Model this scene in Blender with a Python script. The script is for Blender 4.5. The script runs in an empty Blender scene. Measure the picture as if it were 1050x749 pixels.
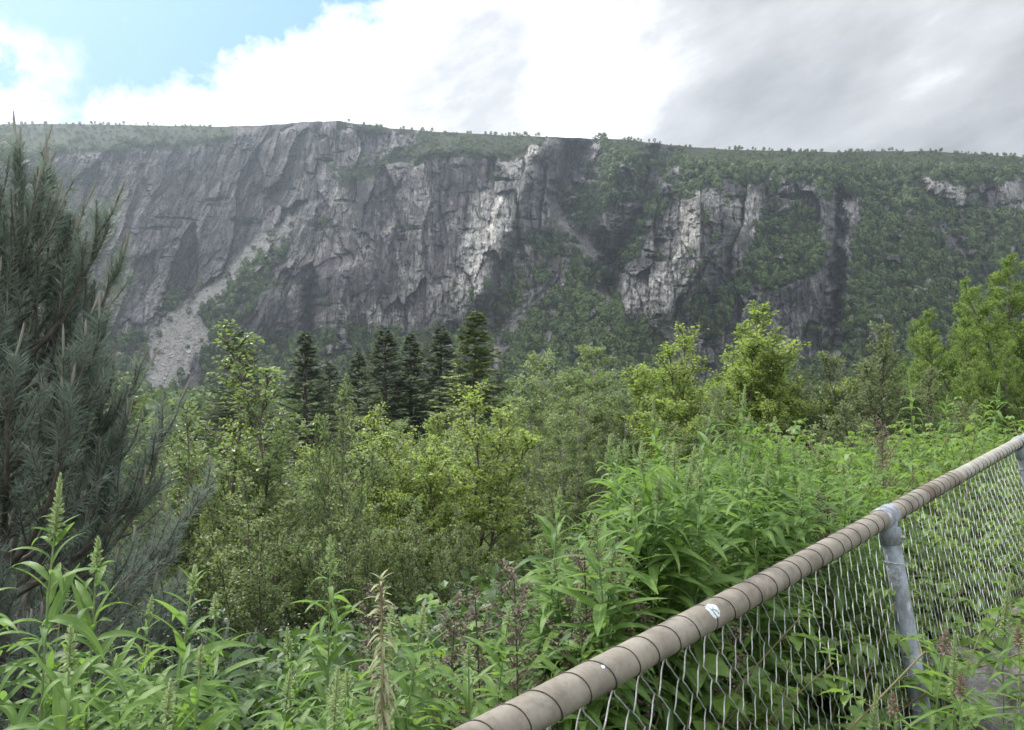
import bpy, math, random
import numpy as np
from math import sin, cos, pi, radians

SC = bpy.context.scene
COL = SC.collection
F = 793.0            # focal length in photograph pixels
EYE = 1.6


def at(tx, ty, Y):
    """photograph pixel at depth Y -> world point"""
    return np.array([(tx - 525.0) / F * Y, Y, EYE + (390.0 - ty) / F * Y])


# ------------------------------------------------------------------ numpy noise
def _hash(ix, iy, seed):
    h = (ix.astype(np.int64) * 374761393 + iy.astype(np.int64) * 668265263 + seed * 982451653) & 0xFFFFFFFF
    h = ((h ^ (h >> 13)) * 1274126177) & 0xFFFFFFFF
    h = h ^ (h >> 16)
    return (h & 0xFFFFFF) / float(0xFFFFFF)


def noise2(x, y, seed=0):
    ix, iy = np.floor(x), np.floor(y)
    fx, fy = x - ix, y - iy
    u, v = fx * fx * fx * (fx * (fx * 6 - 15) + 10), fy * fy * fy * (fy * (fy * 6 - 15) + 10)

    def g(dx, dy):
        a = _hash(ix + dx, iy + dy, seed) * 2 * pi
        return np.cos(a) * (fx - dx) + np.sin(a) * (fy - dy)
    n = (g(0, 0) * (1 - u) + g(1, 0) * u) * (1 - v) + (g(0, 1) * (1 - u) + g(1, 1) * u) * v
    return n * 1.4


def fbm(x, y, seed=0, octv=4, gain=0.5):
    s, a, f = 0, 1.0, 1.0
    for o in range(octv):
        s = s + a * noise2(x * f, y * f, seed + o * 17)
        a *= gain
        f *= 2.03
    return s


def ridged(x, y, seed=0, octv=3):
    s, a, f = 0, 1.0, 1.0
    for o in range(octv):
        s = s + a * (1 - np.abs(noise2(x * f, y * f, seed + o * 31)) * 2)
        a *= 0.5
        f *= 2.1
    return s


def sstep(a, b, x):
    t = np.clip((x - a) / (b - a), 0, 1)
    return t * t * (3 - 2 * t)


# ------------------------------------------------------------------ mesh building
class MB:
    def __init__(self):
        self.V, self.Fs, self.tint, self.acr, self.n = [], [], [], [], 0

    def add(self, V, Fc, tint=0.5, acr=1.0, mat=0):
        V = np.asarray(V, float).reshape(-1, 3)
        Fc = np.asarray(Fc, int)
        self.V.append(V)
        self.Fs.append((Fc + self.n, mat))
        self.tint.append(np.broadcast_to(np.asarray(tint, float), (len(V),)))
        self.acr.append(np.broadcast_to(np.asarray(acr, float), (len(V),)))
        self.n += len(V)

    def mesh(self, name, mats, smooth=False):
        V = np.concatenate(self.V)
        me = bpy.data.meshes.new(name)
        me.vertices.add(len(V))
        me.vertices.foreach_set('co', V.ravel())
        loops = np.concatenate([f.ravel() for f, _ in self.Fs])
        sizes = np.concatenate([np.full(len(f), f.shape[1]) for f, _ in self.Fs])
        mi = np.concatenate([np.full(len(f), m) for f, m in self.Fs])
        me.loops.add(len(loops))
        me.loops.foreach_set('vertex_index', loops.astype(np.int32))
        me.polygons.add(len(sizes))
        starts = np.concatenate([[0], np.cumsum(sizes)[:-1]])
        me.polygons.foreach_set('loop_start', starts.astype(np.int32))
        for nm, arr in (('tint', self.tint), ('across', self.acr)):
            a = me.attributes.new(nm, 'FLOAT', 'POINT')
            a.data.foreach_set('value', np.concatenate(arr).astype(np.float32))
        for m in (mats if isinstance(mats, (list, tuple)) else [mats]):
            me.materials.append(m)
        me.polygons.foreach_set('material_index', mi.astype(np.int32))
        me.polygons.foreach_set('use_smooth', np.full(len(sizes), bool(smooth)))
        me.update(calc_edges=True)
        return me

    def obj(self, name, mats, parent=None, smooth=False):
        return link(name, self.mesh(name, mats, smooth), parent)


def link(name, me, parent=None, loc=None):
    o = bpy.data.objects.new(name, me)
    COL.objects.link(o)
    if parent is not None:
        o.parent = parent
    if loc is not None:
        o.location = loc
    return o


def tag(o, label=None, cat=None, group=None, kind=None):
    for k, v in (('label', label), ('category', cat), ('group', group), ('kind', kind)):
        if v:
            o[k] = v
    return o


def thing(name, loc=(0, 0, 0), rz=0.0, **kw):
    o = link(name, None)
    o.location = loc
    o.rotation_euler = (0, 0, rz)
    o.empty_display_size = 0.05
    return tag(o, **kw)


def norm(v):
    return v / np.maximum(np.linalg.norm(v, axis=-1, keepdims=True), 1e-9)


def tubes(P, R, sides=4):
    """N polylines of K points -> open tubes"""
    P = np.asarray(P, float)
    if P.ndim == 2:
        P = P[None]
    R = np.broadcast_to(np.asarray(R, float), P.shape[:2])
    N, K, _ = P.shape
    T = norm(np.gradient(P, axis=1))
    mean = norm(T.mean(axis=1))
    ref = np.where(np.abs(mean[:, 2:3]) > 0.8, np.array([[1.0, 0, 0]]), np.array([[0, 0, 1.0]]))
    B = norm(np.cross(T, ref[:, None, :]))
    Nn = np.cross(B, T)
    a = np.linspace(0, 2 * pi, sides, endpoint=False)
    V = P[:, :, None, :] + R[:, :, None, None] * (np.cos(a)[None, None, :, None] * B[:, :, None, :] + np.sin(a)[None, None, :, None] * Nn[:, :, None, :])
    idx = np.arange(N * K * sides).reshape(N, K, sides)
    nx = np.roll(idx, -1, axis=2)
    Fc = np.stack([idx[:, :-1], nx[:, :-1], nx[:, 1:], idx[:, 1:]], axis=-1).reshape(-1, 4)
    return V.reshape(-1, 3), Fc


def frames(d, up):
    """leaf frames: y along d, z close to up"""
    d = norm(d)
    x = norm(np.cross(d, up) + 1e-6)
    z = np.cross(x, d)
    return np.stack([x, d, z], axis=-1)


def scatter(mb, tmpl, Rm, P, S, tint, mat=0):
    V0, F0, acr = tmpl
    N, k = len(P), len(V0)
    S = np.broadcast_to(np.asarray(S, float), (N,)) if np.ndim(S) < 2 else S
    if S.ndim == 1:
        loc = V0[None] * S[:, None, None]
    else:
        loc = V0[None] * S[:, None, :]
    V = np.einsum('nij,nkj->nki', Rm, loc) + P[:, None, :]
    Fc = (F0[None] + (np.arange(N) * k)[:, None, None]).reshape(-1, F0.shape[1])
    t = np.repeat(np.broadcast_to(np.asarray(tint, float), (N,)), k)
    mb.add(V.reshape(-1, 3), Fc, t, np.tile(acr, N), mat)


def leaf_template(rows=7, width=0.16, bend=0.6, fold=0.35, shape=0.8, wave=0.0, pet=0.0):
    """unit length leaf, three verts across, arching down"""
    V, A = [], []
    y = z = 0.0
    for i in range(rows):
        t = i / (rows - 1)
        ang = 0.15 - bend * t
        if i:
            y += cos(ang) / (rows - 1)
            z += sin(ang) / (rows - 1)
        u = max(0.0, (t - pet) / (1 - pet))
        w = width * 0.5 * (sin(pi * u ** shape) ** 0.85 if 0 < u < 1 else 0.0) + 0.006
        wz = wave * sin(i * 2.1) * w
        V += [(-w, y, z + fold * w + wz), (0, y, z), (w, y, z + fold * w - wz)]
        A += [1, 0, 1]
    Fc = []
    for i in range(rows - 1):
        a = i * 3
        Fc += [(a, a + 1, a + 4, a + 3), (a + 1, a + 2, a + 5, a + 4)]
    return np.array(V), np.array(Fc), np.array(A, float)


SMALL_LEAF = (np.array([(0, 0, 0), (-0.36, 0.42, 0.10), (0, 1.0, 0.0), (0.36, 0.42, 0.10)]), np.array([(0, 2, 1), (0, 3, 2)]), np.array([0, 1, 0, 1.0]))


# ------------------------------------------------------------------ materials
def new_mat(name):
    m = bpy.data.materials.new(name)
    m.use_nodes = True
    nt = m.node_tree
    nt.nodes.clear()
    out = nt.nodes.new('ShaderNodeOutputMaterial')
    return m, nt, out


def nd(nt, typ, **kw):
    n = nt.nodes.new(typ)
    for k, v in kw.items():
        setattr(n, k, v)
    return n


def L(nt, a, b):
    nt.links.new(a, b)


def mathn(nt, op, a, b=None, c=None, clamp=False):
    n = nd(nt, 'ShaderNodeMath', operation=op, use_clamp=clamp)
    for i, v in enumerate((a, b, c)):
        if v is None:
            continue
        if isinstance(v, (int, float)):
            n.inputs[i].default_value = v
        else:
            L(nt, v, n.inputs[i])
    return n.outputs[0]


def mixc(nt, fac, a, b):
    n = nd(nt, 'ShaderNodeMix', data_type='RGBA')
    for s, v in ((n.inputs[0], fac), (n.inputs[6], a), (n.inputs[7], b)):
        if isinstance(v, (int, float)):
            s.default_value = v
        elif isinstance(v, tuple):
            s.default_value = (v + (1,))[:4]
        else:
            L(nt, v, s)
    return n.outputs[2]


def maprange(nt, v, a, b, c=0.0, d=1.0):
    n = nd(nt, 'ShaderNodeMapRange')
    L(nt, v, n.inputs[0])
    for i, x in enumerate((a, b, c, d)):
        n.inputs[i + 1].default_value = x
    return n.outputs[0]


def noise(nt, vec, scale, detail=4, rough=0.55, mapping=None, rot=None):
    if mapping:
        mp = nd(nt, 'ShaderNodeMapping')
        L(nt, vec, mp.inputs[0])
        mp.inputs['Scale'].default_value = mapping
        if rot:
            mp.inputs['Rotation'].default_value = rot
        vec = mp.outputs[0]
    n = nd(nt, 'ShaderNodeTexNoise')
    L(nt, vec, n.inputs['Vector'])
    n.inputs['Scale'].default_value = scale
    n.inputs['Detail'].default_value = detail
    n.inputs['Roughness'].default_value = rough
    return n.outputs[0]


def attr(nt, name):
    return nd(nt, 'ShaderNodeAttribute', attribute_name=name).outputs['Fac']


def leaf_mat(name, c0, c1, trans, tf=0.35, rough=0.45, rib=None, spec=0.35, objvar=0.25, blemish=None):
    m, nt, out = new_mat(name)
    t = attr(nt, 'tint')
    oi = nd(nt, 'ShaderNodeObjectInfo').outputs['Random']
    f = mathn(nt, 'ADD', t, mathn(nt, 'MULTIPLY', mathn(nt, 'SUBTRACT', oi, 0.5), objvar), clamp=True)
    col = mixc(nt, f, c0, c1)
    if rib:
        a = attr(nt, 'across')
        col = mixc(nt, maprange(nt, a, 0.05, 0.16, 0.75, 0.0), col, rib)
        g = nd(nt, 'ShaderNodeTexCoord').outputs['Object']
        col = mixc(nt, maprange(nt, noise(nt, g, 60, 3), 0.4, 0.75, 0.0, 0.45), col, tuple(x * 0.6 for x in c0))
        if blemish:
            col = mixc(nt, maprange(nt, noise(nt, g, 25, 4, 0.7), 0.66, 0.74, 0.0, 0.7), col, blemish)
    p = nd(nt, 'ShaderNodeBsdfPrincipled')
    L(nt, col, p.inputs['Base Color'])
    p.inputs['Roughness'].default_value = rough
    p.inputs['Specular IOR Level'].default_value = spec
    tr = nd(nt, 'ShaderNodeBsdfTranslucent')
    tcol = mixc(nt, f, tuple(x * 0.75 for x in trans), trans)
    L(nt, tcol, tr.inputs[0])
    mx = nd(nt, 'ShaderNodeMixShader')
    mx.inputs[0].default_value = tf
    L(nt, p.outputs[0], mx.inputs[1])
    L(nt, tr.outputs[0], mx.inputs[2])
    L(nt, mx.outputs[0], out.inputs[0])
    return m


def bark_mat(name, c0, c1, scale=30, stretch=(1, 1, 0.3)):
    m, nt, out = new_mat(name)
    g = nd(nt, 'ShaderNodeTexCoord').outputs['Object']
    n = noise(nt, g, scale, 5, 0.6, stretch)
    p = nd(nt, 'ShaderNodeBsdfPrincipled')
    L(nt, mixc(nt, maprange(nt, n, 0.35, 0.65), c0, c1), p.inputs['Base Color'])
    p.inputs['Roughness'].default_value = 0.85
    b = nd(nt, 'ShaderNodeBump')
    b.inputs['Strength'].default_value = 0.5
    b.inputs['Distance'].default_value = 0.01
    L(nt, n, b.inputs['Height'])
    L(nt, b.outputs[0], p.inputs['Normal'])
    L(nt, p.outputs[0], out.inputs[0])
    return m


M = {}
M['fw_leaf'] = leaf_mat('fireweed_leaf', (0.042, 0.092, 0.026), (0.148, 0.240, 0.060), (0.24, 0.40, 0.08), 0.42, 0.52, spec=0.22, rib=(0.20, 0.30, 0.12), blemish=(0.16, 0.10, 0.035))
M['fw_stem'] = bark_mat('fireweed_stem', (0.09, 0.16, 0.05), (0.16, 0.20, 0.08), 40)
M['fw_bud'] = leaf_mat('fireweed_bud', (0.20, 0.29, 0.12), (0.40, 0.46, 0.24), (0.35, 0.45, 0.18), 0.3, 0.6)
M['fw_pink'] = leaf_mat('fireweed_pink_bud', (0.20, 0.12, 0.12), (0.27, 0.22, 0.16), (0.3, 0.2, 0.16), 0.25, 0.6)
M['rasp'] = leaf_mat('raspberry_leaf', (0.050, 0.104, 0.024), (0.170, 0.265, 0.060), (0.26, 0.42, 0.07), 0.42, 0.5, rib=(0.15, 0.25, 0.08), blemish=(0.14, 0.12, 0.03))
M['cane'] = bark_mat('raspberry_cane', (0.12, 0.14, 0.06), (0.20, 0.14, 0.08), 30)
M['dry'] = leaf_mat('dry_flower_head', (0.088, 0.070, 0.052), (0.19, 0.160, 0.12), (0.12, 0.10, 0.07), 0.1, 0.8)
M['drystem'] = bark_mat('dry_stem', (0.045, 0.032, 0.026), (0.09, 0.065, 0.05), 30)
M['straw'] = leaf_mat('straw_pod', (0.14, 0.115, 0.075), (0.31, 0.33, 0.19), (0.26, 0.28, 0.14), 0.3, 0.7)
M['strawstem'] = bark_mat('straw_stem', (0.22, 0.20, 0.10), (0.16, 0.11, 0.08), 25)
M['birch'] = leaf_mat('birch_leaf', (0.066, 0.112, 0.042), (0.260, 0.315, 0.135), (0.27, 0.39, 0.105), 0.45, 0.45, spec=0.4)
M['birch_bright'] = leaf_mat('bright_birch_leaf', (0.088, 0.144, 0.040), (0.300, 0.370, 0.115), (0.36, 0.49, 0.09), 0.5, 0.45, spec=0.4)
M['willow'] = leaf_mat('willow_leaf', (0.075, 0.108, 0.050), (0.22, 0.25, 0.135), (0.24, 0.31, 0.11), 0.42, 0.5, spec=0.4)
M['dense'] = leaf_mat('broad_tree_leaf', (0.062, 0.115, 0.028), (0.19, 0.265, 0.066), (0.25, 0.38, 0.06), 0.45, 0.5)
M['under'] = leaf_mat('undergrowth_leaf', (0.026, 0.055, 0.018), (0.070, 0.120, 0.034), (0.10, 0.19, 0.03), 0.3, 0.5)
M['alder'] = leaf_mat('alder_leaf', (0.022, 0.044, 0.020), (0.062, 0.095, 0.042), (0.07, 0.13, 0.035), 0.25, 0.45, spec=0.5)
M['bark'] = bark_mat('young_bark', (0.05, 0.04, 0.032), (0.12, 0.10, 0.085), 18)
M['birch_bark'] = bark_mat('birch_bark', (0.10, 0.085, 0.075), (0.30, 0.28, 0.25), 9, (1, 1, 2.0))
M['spruce'] = leaf_mat('spruce_needles', (0.060, 0.086, 0.044), (0.160, 0.195, 0.090), (0.15, 0.20, 0.07), 0.25, 0.6)
M['spruce_light'] = leaf_mat('light_spruce_needles', (0.095, 0.135, 0.036), (0.23, 0.28, 0.085), (0.22, 0.29, 0.07), 0.2, 0.6)
M['pine'] = leaf_mat('pine_needles', (0.105, 0.145, 0.122), (0.22, 0.275, 0.23), (0.22, 0.28, 0.21), 0.4, 0.55)
M['pine_bark'] = bark_mat('pine_bark', (0.06, 0.052, 0.044), (0.13, 0.115, 0.098), 20)
M['candle'] = leaf_mat('pine_candle', (0.16, 0.155, 0.125), (0.27, 0.265, 0.22), (0.25, 0.24, 0.18), 0.15, 0.7)
M['hillwood'] = leaf_mat('hillside_leaves', (0.022, 0.048, 0.018), (0.105, 0.155, 0.048), (0.12, 0.18, 0.04), 0.25, 0.7, objvar=0)


def ground_mat():
    m, nt, out = new_mat('meadow_soil')
    g = nd(nt, 'ShaderNodeTexCoord').outputs['Object']
    n = noise(nt, g, 0.9, 6)
    n2 = noise(nt, g, 14, 4)
    c = mixc(nt, maprange(nt, n, 0.35, 0.65), (0.035, 0.045, 0.018), (0.065, 0.085, 0.028))
    c = mixc(nt, maprange(nt, n2, 0.55, 0.7, 0, 0.6), c, (0.07, 0.055, 0.035))
    p = nd(nt, 'ShaderNodeBsdfPrincipled')
    L(nt, c, p.inputs['Base Color'])
    p.inputs['Roughness'].default_value = 0.95
    b = nd(nt, 'ShaderNodeBump')
    b.inputs['Distance'].default_value = 0.03
    L(nt, n2, b.inputs['Height'])
    L(nt, b.outputs[0], p.inputs['Normal'])
    L(nt, p.outputs[0], out.inputs[0])
    return m


def water_mat():
    m, nt, out = new_mat('river_water')
    g = nd(nt, 'ShaderNodeTexCoord').outputs['Object']
    n = noise(nt, g, 1.5, 4)
    p = nd(nt, 'ShaderNodeBsdfPrincipled')
    p.inputs['Base Color'].default_value = (0.08, 0.10, 0.10, 1)
    p.inputs['Roughness'].default_value = 0.12
    p.inputs['IOR'].default_value = 1.33
    b = nd(nt, 'ShaderNodeBump')
    b.inputs['Distance'].default_value = 0.03
    L(nt, n, b.inputs['Height'])
    L(nt, b.outputs[0], p.inputs['Normal'])
    L(nt, p.outputs[0], out.inputs[0])
    return m


def rock_mat():
    m, nt, out = new_mat('grey_boulder')
    g = nd(nt, 'ShaderNodeTexCoord').outputs['Object']
    n = noise(nt, g, 7, 7, 0.65)
    n2 = noise(nt, g, 45, 5, 0.7)
    c = mixc(nt, maprange(nt, n, 0.35, 0.68), (0.055, 0.053, 0.05), (0.19, 0.185, 0.175))
    c = mixc(nt, maprange(nt, n2, 0.55, 0.72, 0, 0.8), c, (0.30, 0.30, 0.285))
    c = mixc(nt, maprange(nt, noise(nt, g, 4, 4), 0.55, 0.65, 0, 0.6), c, (0.06, 0.07, 0.03))
    p = nd(nt, 'ShaderNodeBsdfPrincipled')
    L(nt, c, p.inputs['Base Color'])
    p.inputs['Roughness'].default_value = 0.9
    b = nd(nt, 'ShaderNodeBump')
    b.inputs['Distance'].default_value = 0.03
    L(nt, mathn(nt, 'ADD', n, mathn(nt, 'MULTIPLY', n2, 0.4)), b.inputs['Height'])
    L(nt, b.outputs[0], p.inputs['Normal'])
    L(nt, p.outputs[0], out.inputs[0])
    return m


def metal_mat(name, base, worn, rough=0.5, metal=0.6, scale=30, amount=(0.5, 0.62), stretch=None, rustc=None):
    m, nt, out = new_mat(name)
    g = nd(nt, 'ShaderNodeTexCoord').outputs['Object']
    n = noise(nt, g, scale, 6, 0.65, stretch)
    n2 = noise(nt, g, scale * 5, 4, 0.7)
    c = mixc(nt, maprange(nt, n, *amount), base, worn)
    if rustc:
        c = mixc(nt, maprange(nt, noise(nt, g, scale * 0.6, 5, 0.7), 0.56, 0.68, 0, 0.75), c, rustc)
    c = mixc(nt, maprange(nt, n2, 0.5, 0.75, 0, 0.5), c, tuple(x * 0.55 for x in base))
    p = nd(nt, 'ShaderNodeBsdfPrincipled')
    L(nt, c, p.inputs['Base Color'])
    p.inputs['Metallic'].default_value = metal
    L(nt, maprange(nt, n2, 0.3, 0.7, rough - 0.1, rough + 0.15), p.inputs['Roughness'])
    b = nd(nt, 'ShaderNodeBump')
    b.inputs['Strength'].default_value = 0.35
    b.inputs['Distance'].default_value = 0.002
    L(nt, n2, b.inputs['Height'])
    L(nt, b.outputs[0], p.inputs['Normal'])
    L(nt, p.outputs[0], out.inputs[0])
    return m


M['ground'] = ground_mat()
M['water'] = water_mat()
M['rock'] = rock_mat()
M['rail'] = metal_mat('weathered_rail', (0.128, 0.112, 0.090), (0.205, 0.186, 0.156), 0.72, 0.1, 9, (0.38, 0.60), rustc=(0.085, 0.060, 0.040))
M['rail_grey'] = metal_mat('grey_rail', (0.24, 0.23, 0.20), (0.34, 0.33, 0.30), 0.55, 0.2, 14, (0.4, 0.65), rustc=(0.22, 0.17, 0.12))
M['zinc'] = metal_mat('zinc_wire', (0.26, 0.265, 0.27), (0.40, 0.41, 0.42), 0.58, 0.25, 25)
M['darkwire'] = metal_mat('dark_wire', (0.05, 0.045, 0.04), (0.09, 0.08, 0.07), 0.6, 0.4, 25)
M['post'] = metal_mat('pale_blue_painted_post', (0.24, 0.275, 0.32), (0.15, 0.16, 0.175), 0.6, 0.2, 26, (0.46, 0.58), stretch=(1, 1, 0.5), rustc=(0.46, 0.49, 0.53))
M['white'] = metal_mat('white_paint', (0.50, 0.55, 0.57), (0.36, 0.42, 0.45), 0.5, 0, 60)
M['teal'] = metal_mat('grey_print', (0.22, 0.30, 0.34), (0.28, 0.34, 0.38), 0.5, 0, 60)


# ------------------------------------------------------------------ fence geometry frame
P1 = np.array([1.183, 2.45])
FD = np.array([0.6747, 0.7381])
FN = np.array([-0.7381, 0.6747])      # towards the valley
RAIL_Z = 1.167
RISE = 0.0465       # the rail climbs a little to the right
LEAN = 0.17


def qs(x, y):
    dx, dy = x - P1[0], y - P1[1]
    return dx * FN[0] + dy * FN[1], dx * FD[0] + dy * FD[1]


def gz(x, y):
    """ground height"""
    x, y = np.asarray(x, float), np.asarray(y, float)
    q, s = qs(x, y)
    slope = np.where(s > 12, 0.5 - 0.25 * sstep(12, 45, s), 0.5)
    d = np.maximum(q - 2.0, 0)
    z = -slope * d * sstep(0, 3.0, d + 1.2)
    floor = -13.4
    k = 2.0
    z = floor + k * np.log1p(np.exp(np.clip((z - floor) / k, -30, 30)))     # soft clamp
    ry = 62 + 0.04 * x + 5 * np.sin(x * 0.02)
    z = z - 1.4 * sstep(19, 14, np.abs(y - ry)) * sstep(8, 25, q)
    z = z + 0.10 * noise2(x * 0.8, y * 0.8, 5) * sstep(0.5, 3, np.abs(q))
    z = z + 0.7 * noise2(x * 0.05, y * 0.05, 6) * sstep(10, 40, q)
    return z


def gz1(x, y):
    return float(gz(np.array([x]), np.array([y]))[0])


def build_ground():
    n = 300
    a = np.linspace(-1, 1, n)
    ax = np.sinh(a * 6.6) / np.sinh(6.6) * 1500
    ay = np.sinh(a * 6.6) / np.sinh(6.6) * 1500
    X, Y = np.meshgrid(ax, ay + 0.0)
    Y = Y + 2
    Z = gz(X, Y)
    V = np.stack([X, Y, Z], -1).reshape(-1, 3)
    idx = np.arange(n * n).reshape(n, n)
    Fc = np.stack([idx[:-1, :-1], idx[:-1, 1:], idx[1:, 1:], idx[1:, :-1]], -1).reshape(-1, 4)
    mb = MB()
    mb.add(V, Fc)
    tag(mb.obj('ground', M['ground'], smooth=True), 'grassy bank dropping from the fence to the valley floor', 'ground', kind='structure')
    n = 160
    X = np.linspace(-500, 500, n)
    W = np.linspace(-17.5, 17.5, 8)
    XX, WW = np.meshgrid(X, W)
    YY = 62 + 0.04 * XX + 5 * np.sin(XX * 0.02) + WW
    V = np.stack([XX, YY, np.full_like(XX, -13.75)], -1).reshape(-1, 3)
    idx = np.arange(n * 8).reshape(8, n)
    Fc = np.stack([idx[:-1, :-1], idx[:-1, 1:], idx[1:, 1:], idx[1:, :-1]], -1).reshape(-1, 4)
    mb = MB()
    mb.add(V, Fc)
    tag(mb.obj('river', M['water'], smooth=True), 'pale river glinting through the birches on the valley floor', 'river', kind='structure')


# ------------------------------------------------------------------ mountain
def polymask(X, Y, pts, soft=4.0):
    pts = np.array(pts, float)
    inside = np.zeros(X.shape, bool)
    dist = np.full(X.shape, 1e9)
    n = len(pts)
    for i in range(n):
        x1, y1 = pts[i]
        x2, y2 = pts[(i + 1) % n]
        c = ((y1 > Y) != (y2 > Y))
        xi = (x2 - x1) * (Y - y1) / ((y2 - y1) if abs(y2 - y1) > 1e-9 else 1e-9) + x1
        inside ^= c & (X < xi)
        dx, dy = x2 - x1, y2 - y1
        t = np.clip(((X - x1) * dx + (Y - y1) * dy) / (dx * dx + dy * dy + 1e-9), 0, 1)
        dist = np.minimum(dist, np.hypot(X - x1 - t * dx, Y - y1 - t * dy))
    sd = np.where(inside, dist, -dist)
    return sstep(-soft, soft, sd)


def linemask(X, Y, pts, w):
    dist = np.full(X.shape, 1e9)
    for (x1, y1), (x2, y2) in zip(pts[:-1], pts[1:]):
        dx, dy = x2 - x1, y2 - y1
        t = np.clip(((X - x1) * dx + (Y - y1) * dy) / (dx * dx + dy * dy + 1e-9), 0, 1)
        dist = np.minimum(dist, np.hypot(X - x1 - t * dx, Y - y1 - t * dy))
    return np.exp(-(dist / w) ** 2)


def blur(A, r, axis):
    if r < 1:
        return A
    pad = [(0, 0), (0, 0)]
    pad[axis] = (r + 1, r)
    B = np.cumsum(np.pad(A, pad, mode='edge'), axis=axis)
    n = A.shape[axis]
    hi = np.take(B, np.arange(2 * r + 1, 2 * r + 1 + n), axis=axis)
    lo = np.take(B, np.arange(0, n), axis=axis)
    return (hi - lo) / (2 * r + 1)


RIDGE = [(-320, 140), (-150, 131), (0, 128), (60, 127), (105, 128), (180, 129), (235, 130), (280, 128), (318, 125), (345, 124), (365, 127), (400, 131), (440, 135), (500, 138), (548, 140), (600, 142),
         (640, 143), (680, 148), (720, 152), (760, 154), (850, 156), (950, 155), (1000, 158), (1050, 161), (1200, 166), (1380, 172)]


def cellnoise(x, y, seed):
    """jittered cells: three random values per cell, the offset from its centre and the distance to its border"""
    ix, iy = np.floor(x), np.floor(y)
    f1 = np.full(x.shape, 1e9)
    f2 = np.full(x.shape, 1e9)
    out = [np.zeros(x.shape) for _ in range(5)]
    for dx in (-1, 0, 1):
        for dy in (-1, 0, 1):
            cx, cy = ix + dx, iy + dy
            px = cx + 0.1 + 0.8 * _hash(cx, cy, seed)
            py = cy + 0.1 + 0.8 * _hash(cx, cy, seed + 1)
            d = np.hypot(x - px, y - py)
            new = d < f1
            f2 = np.where(new, f1, np.minimum(f2, d))
            f1 = np.where(new, d, f1)
            for o, v in zip(out, (_hash(cx, cy, seed + 2), _hash(cx, cy, seed + 3), _hash(cx, cy, seed + 4), x - px, y - py)):
                o[new] = v[new]
    return out + [f2 - f1]


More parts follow.
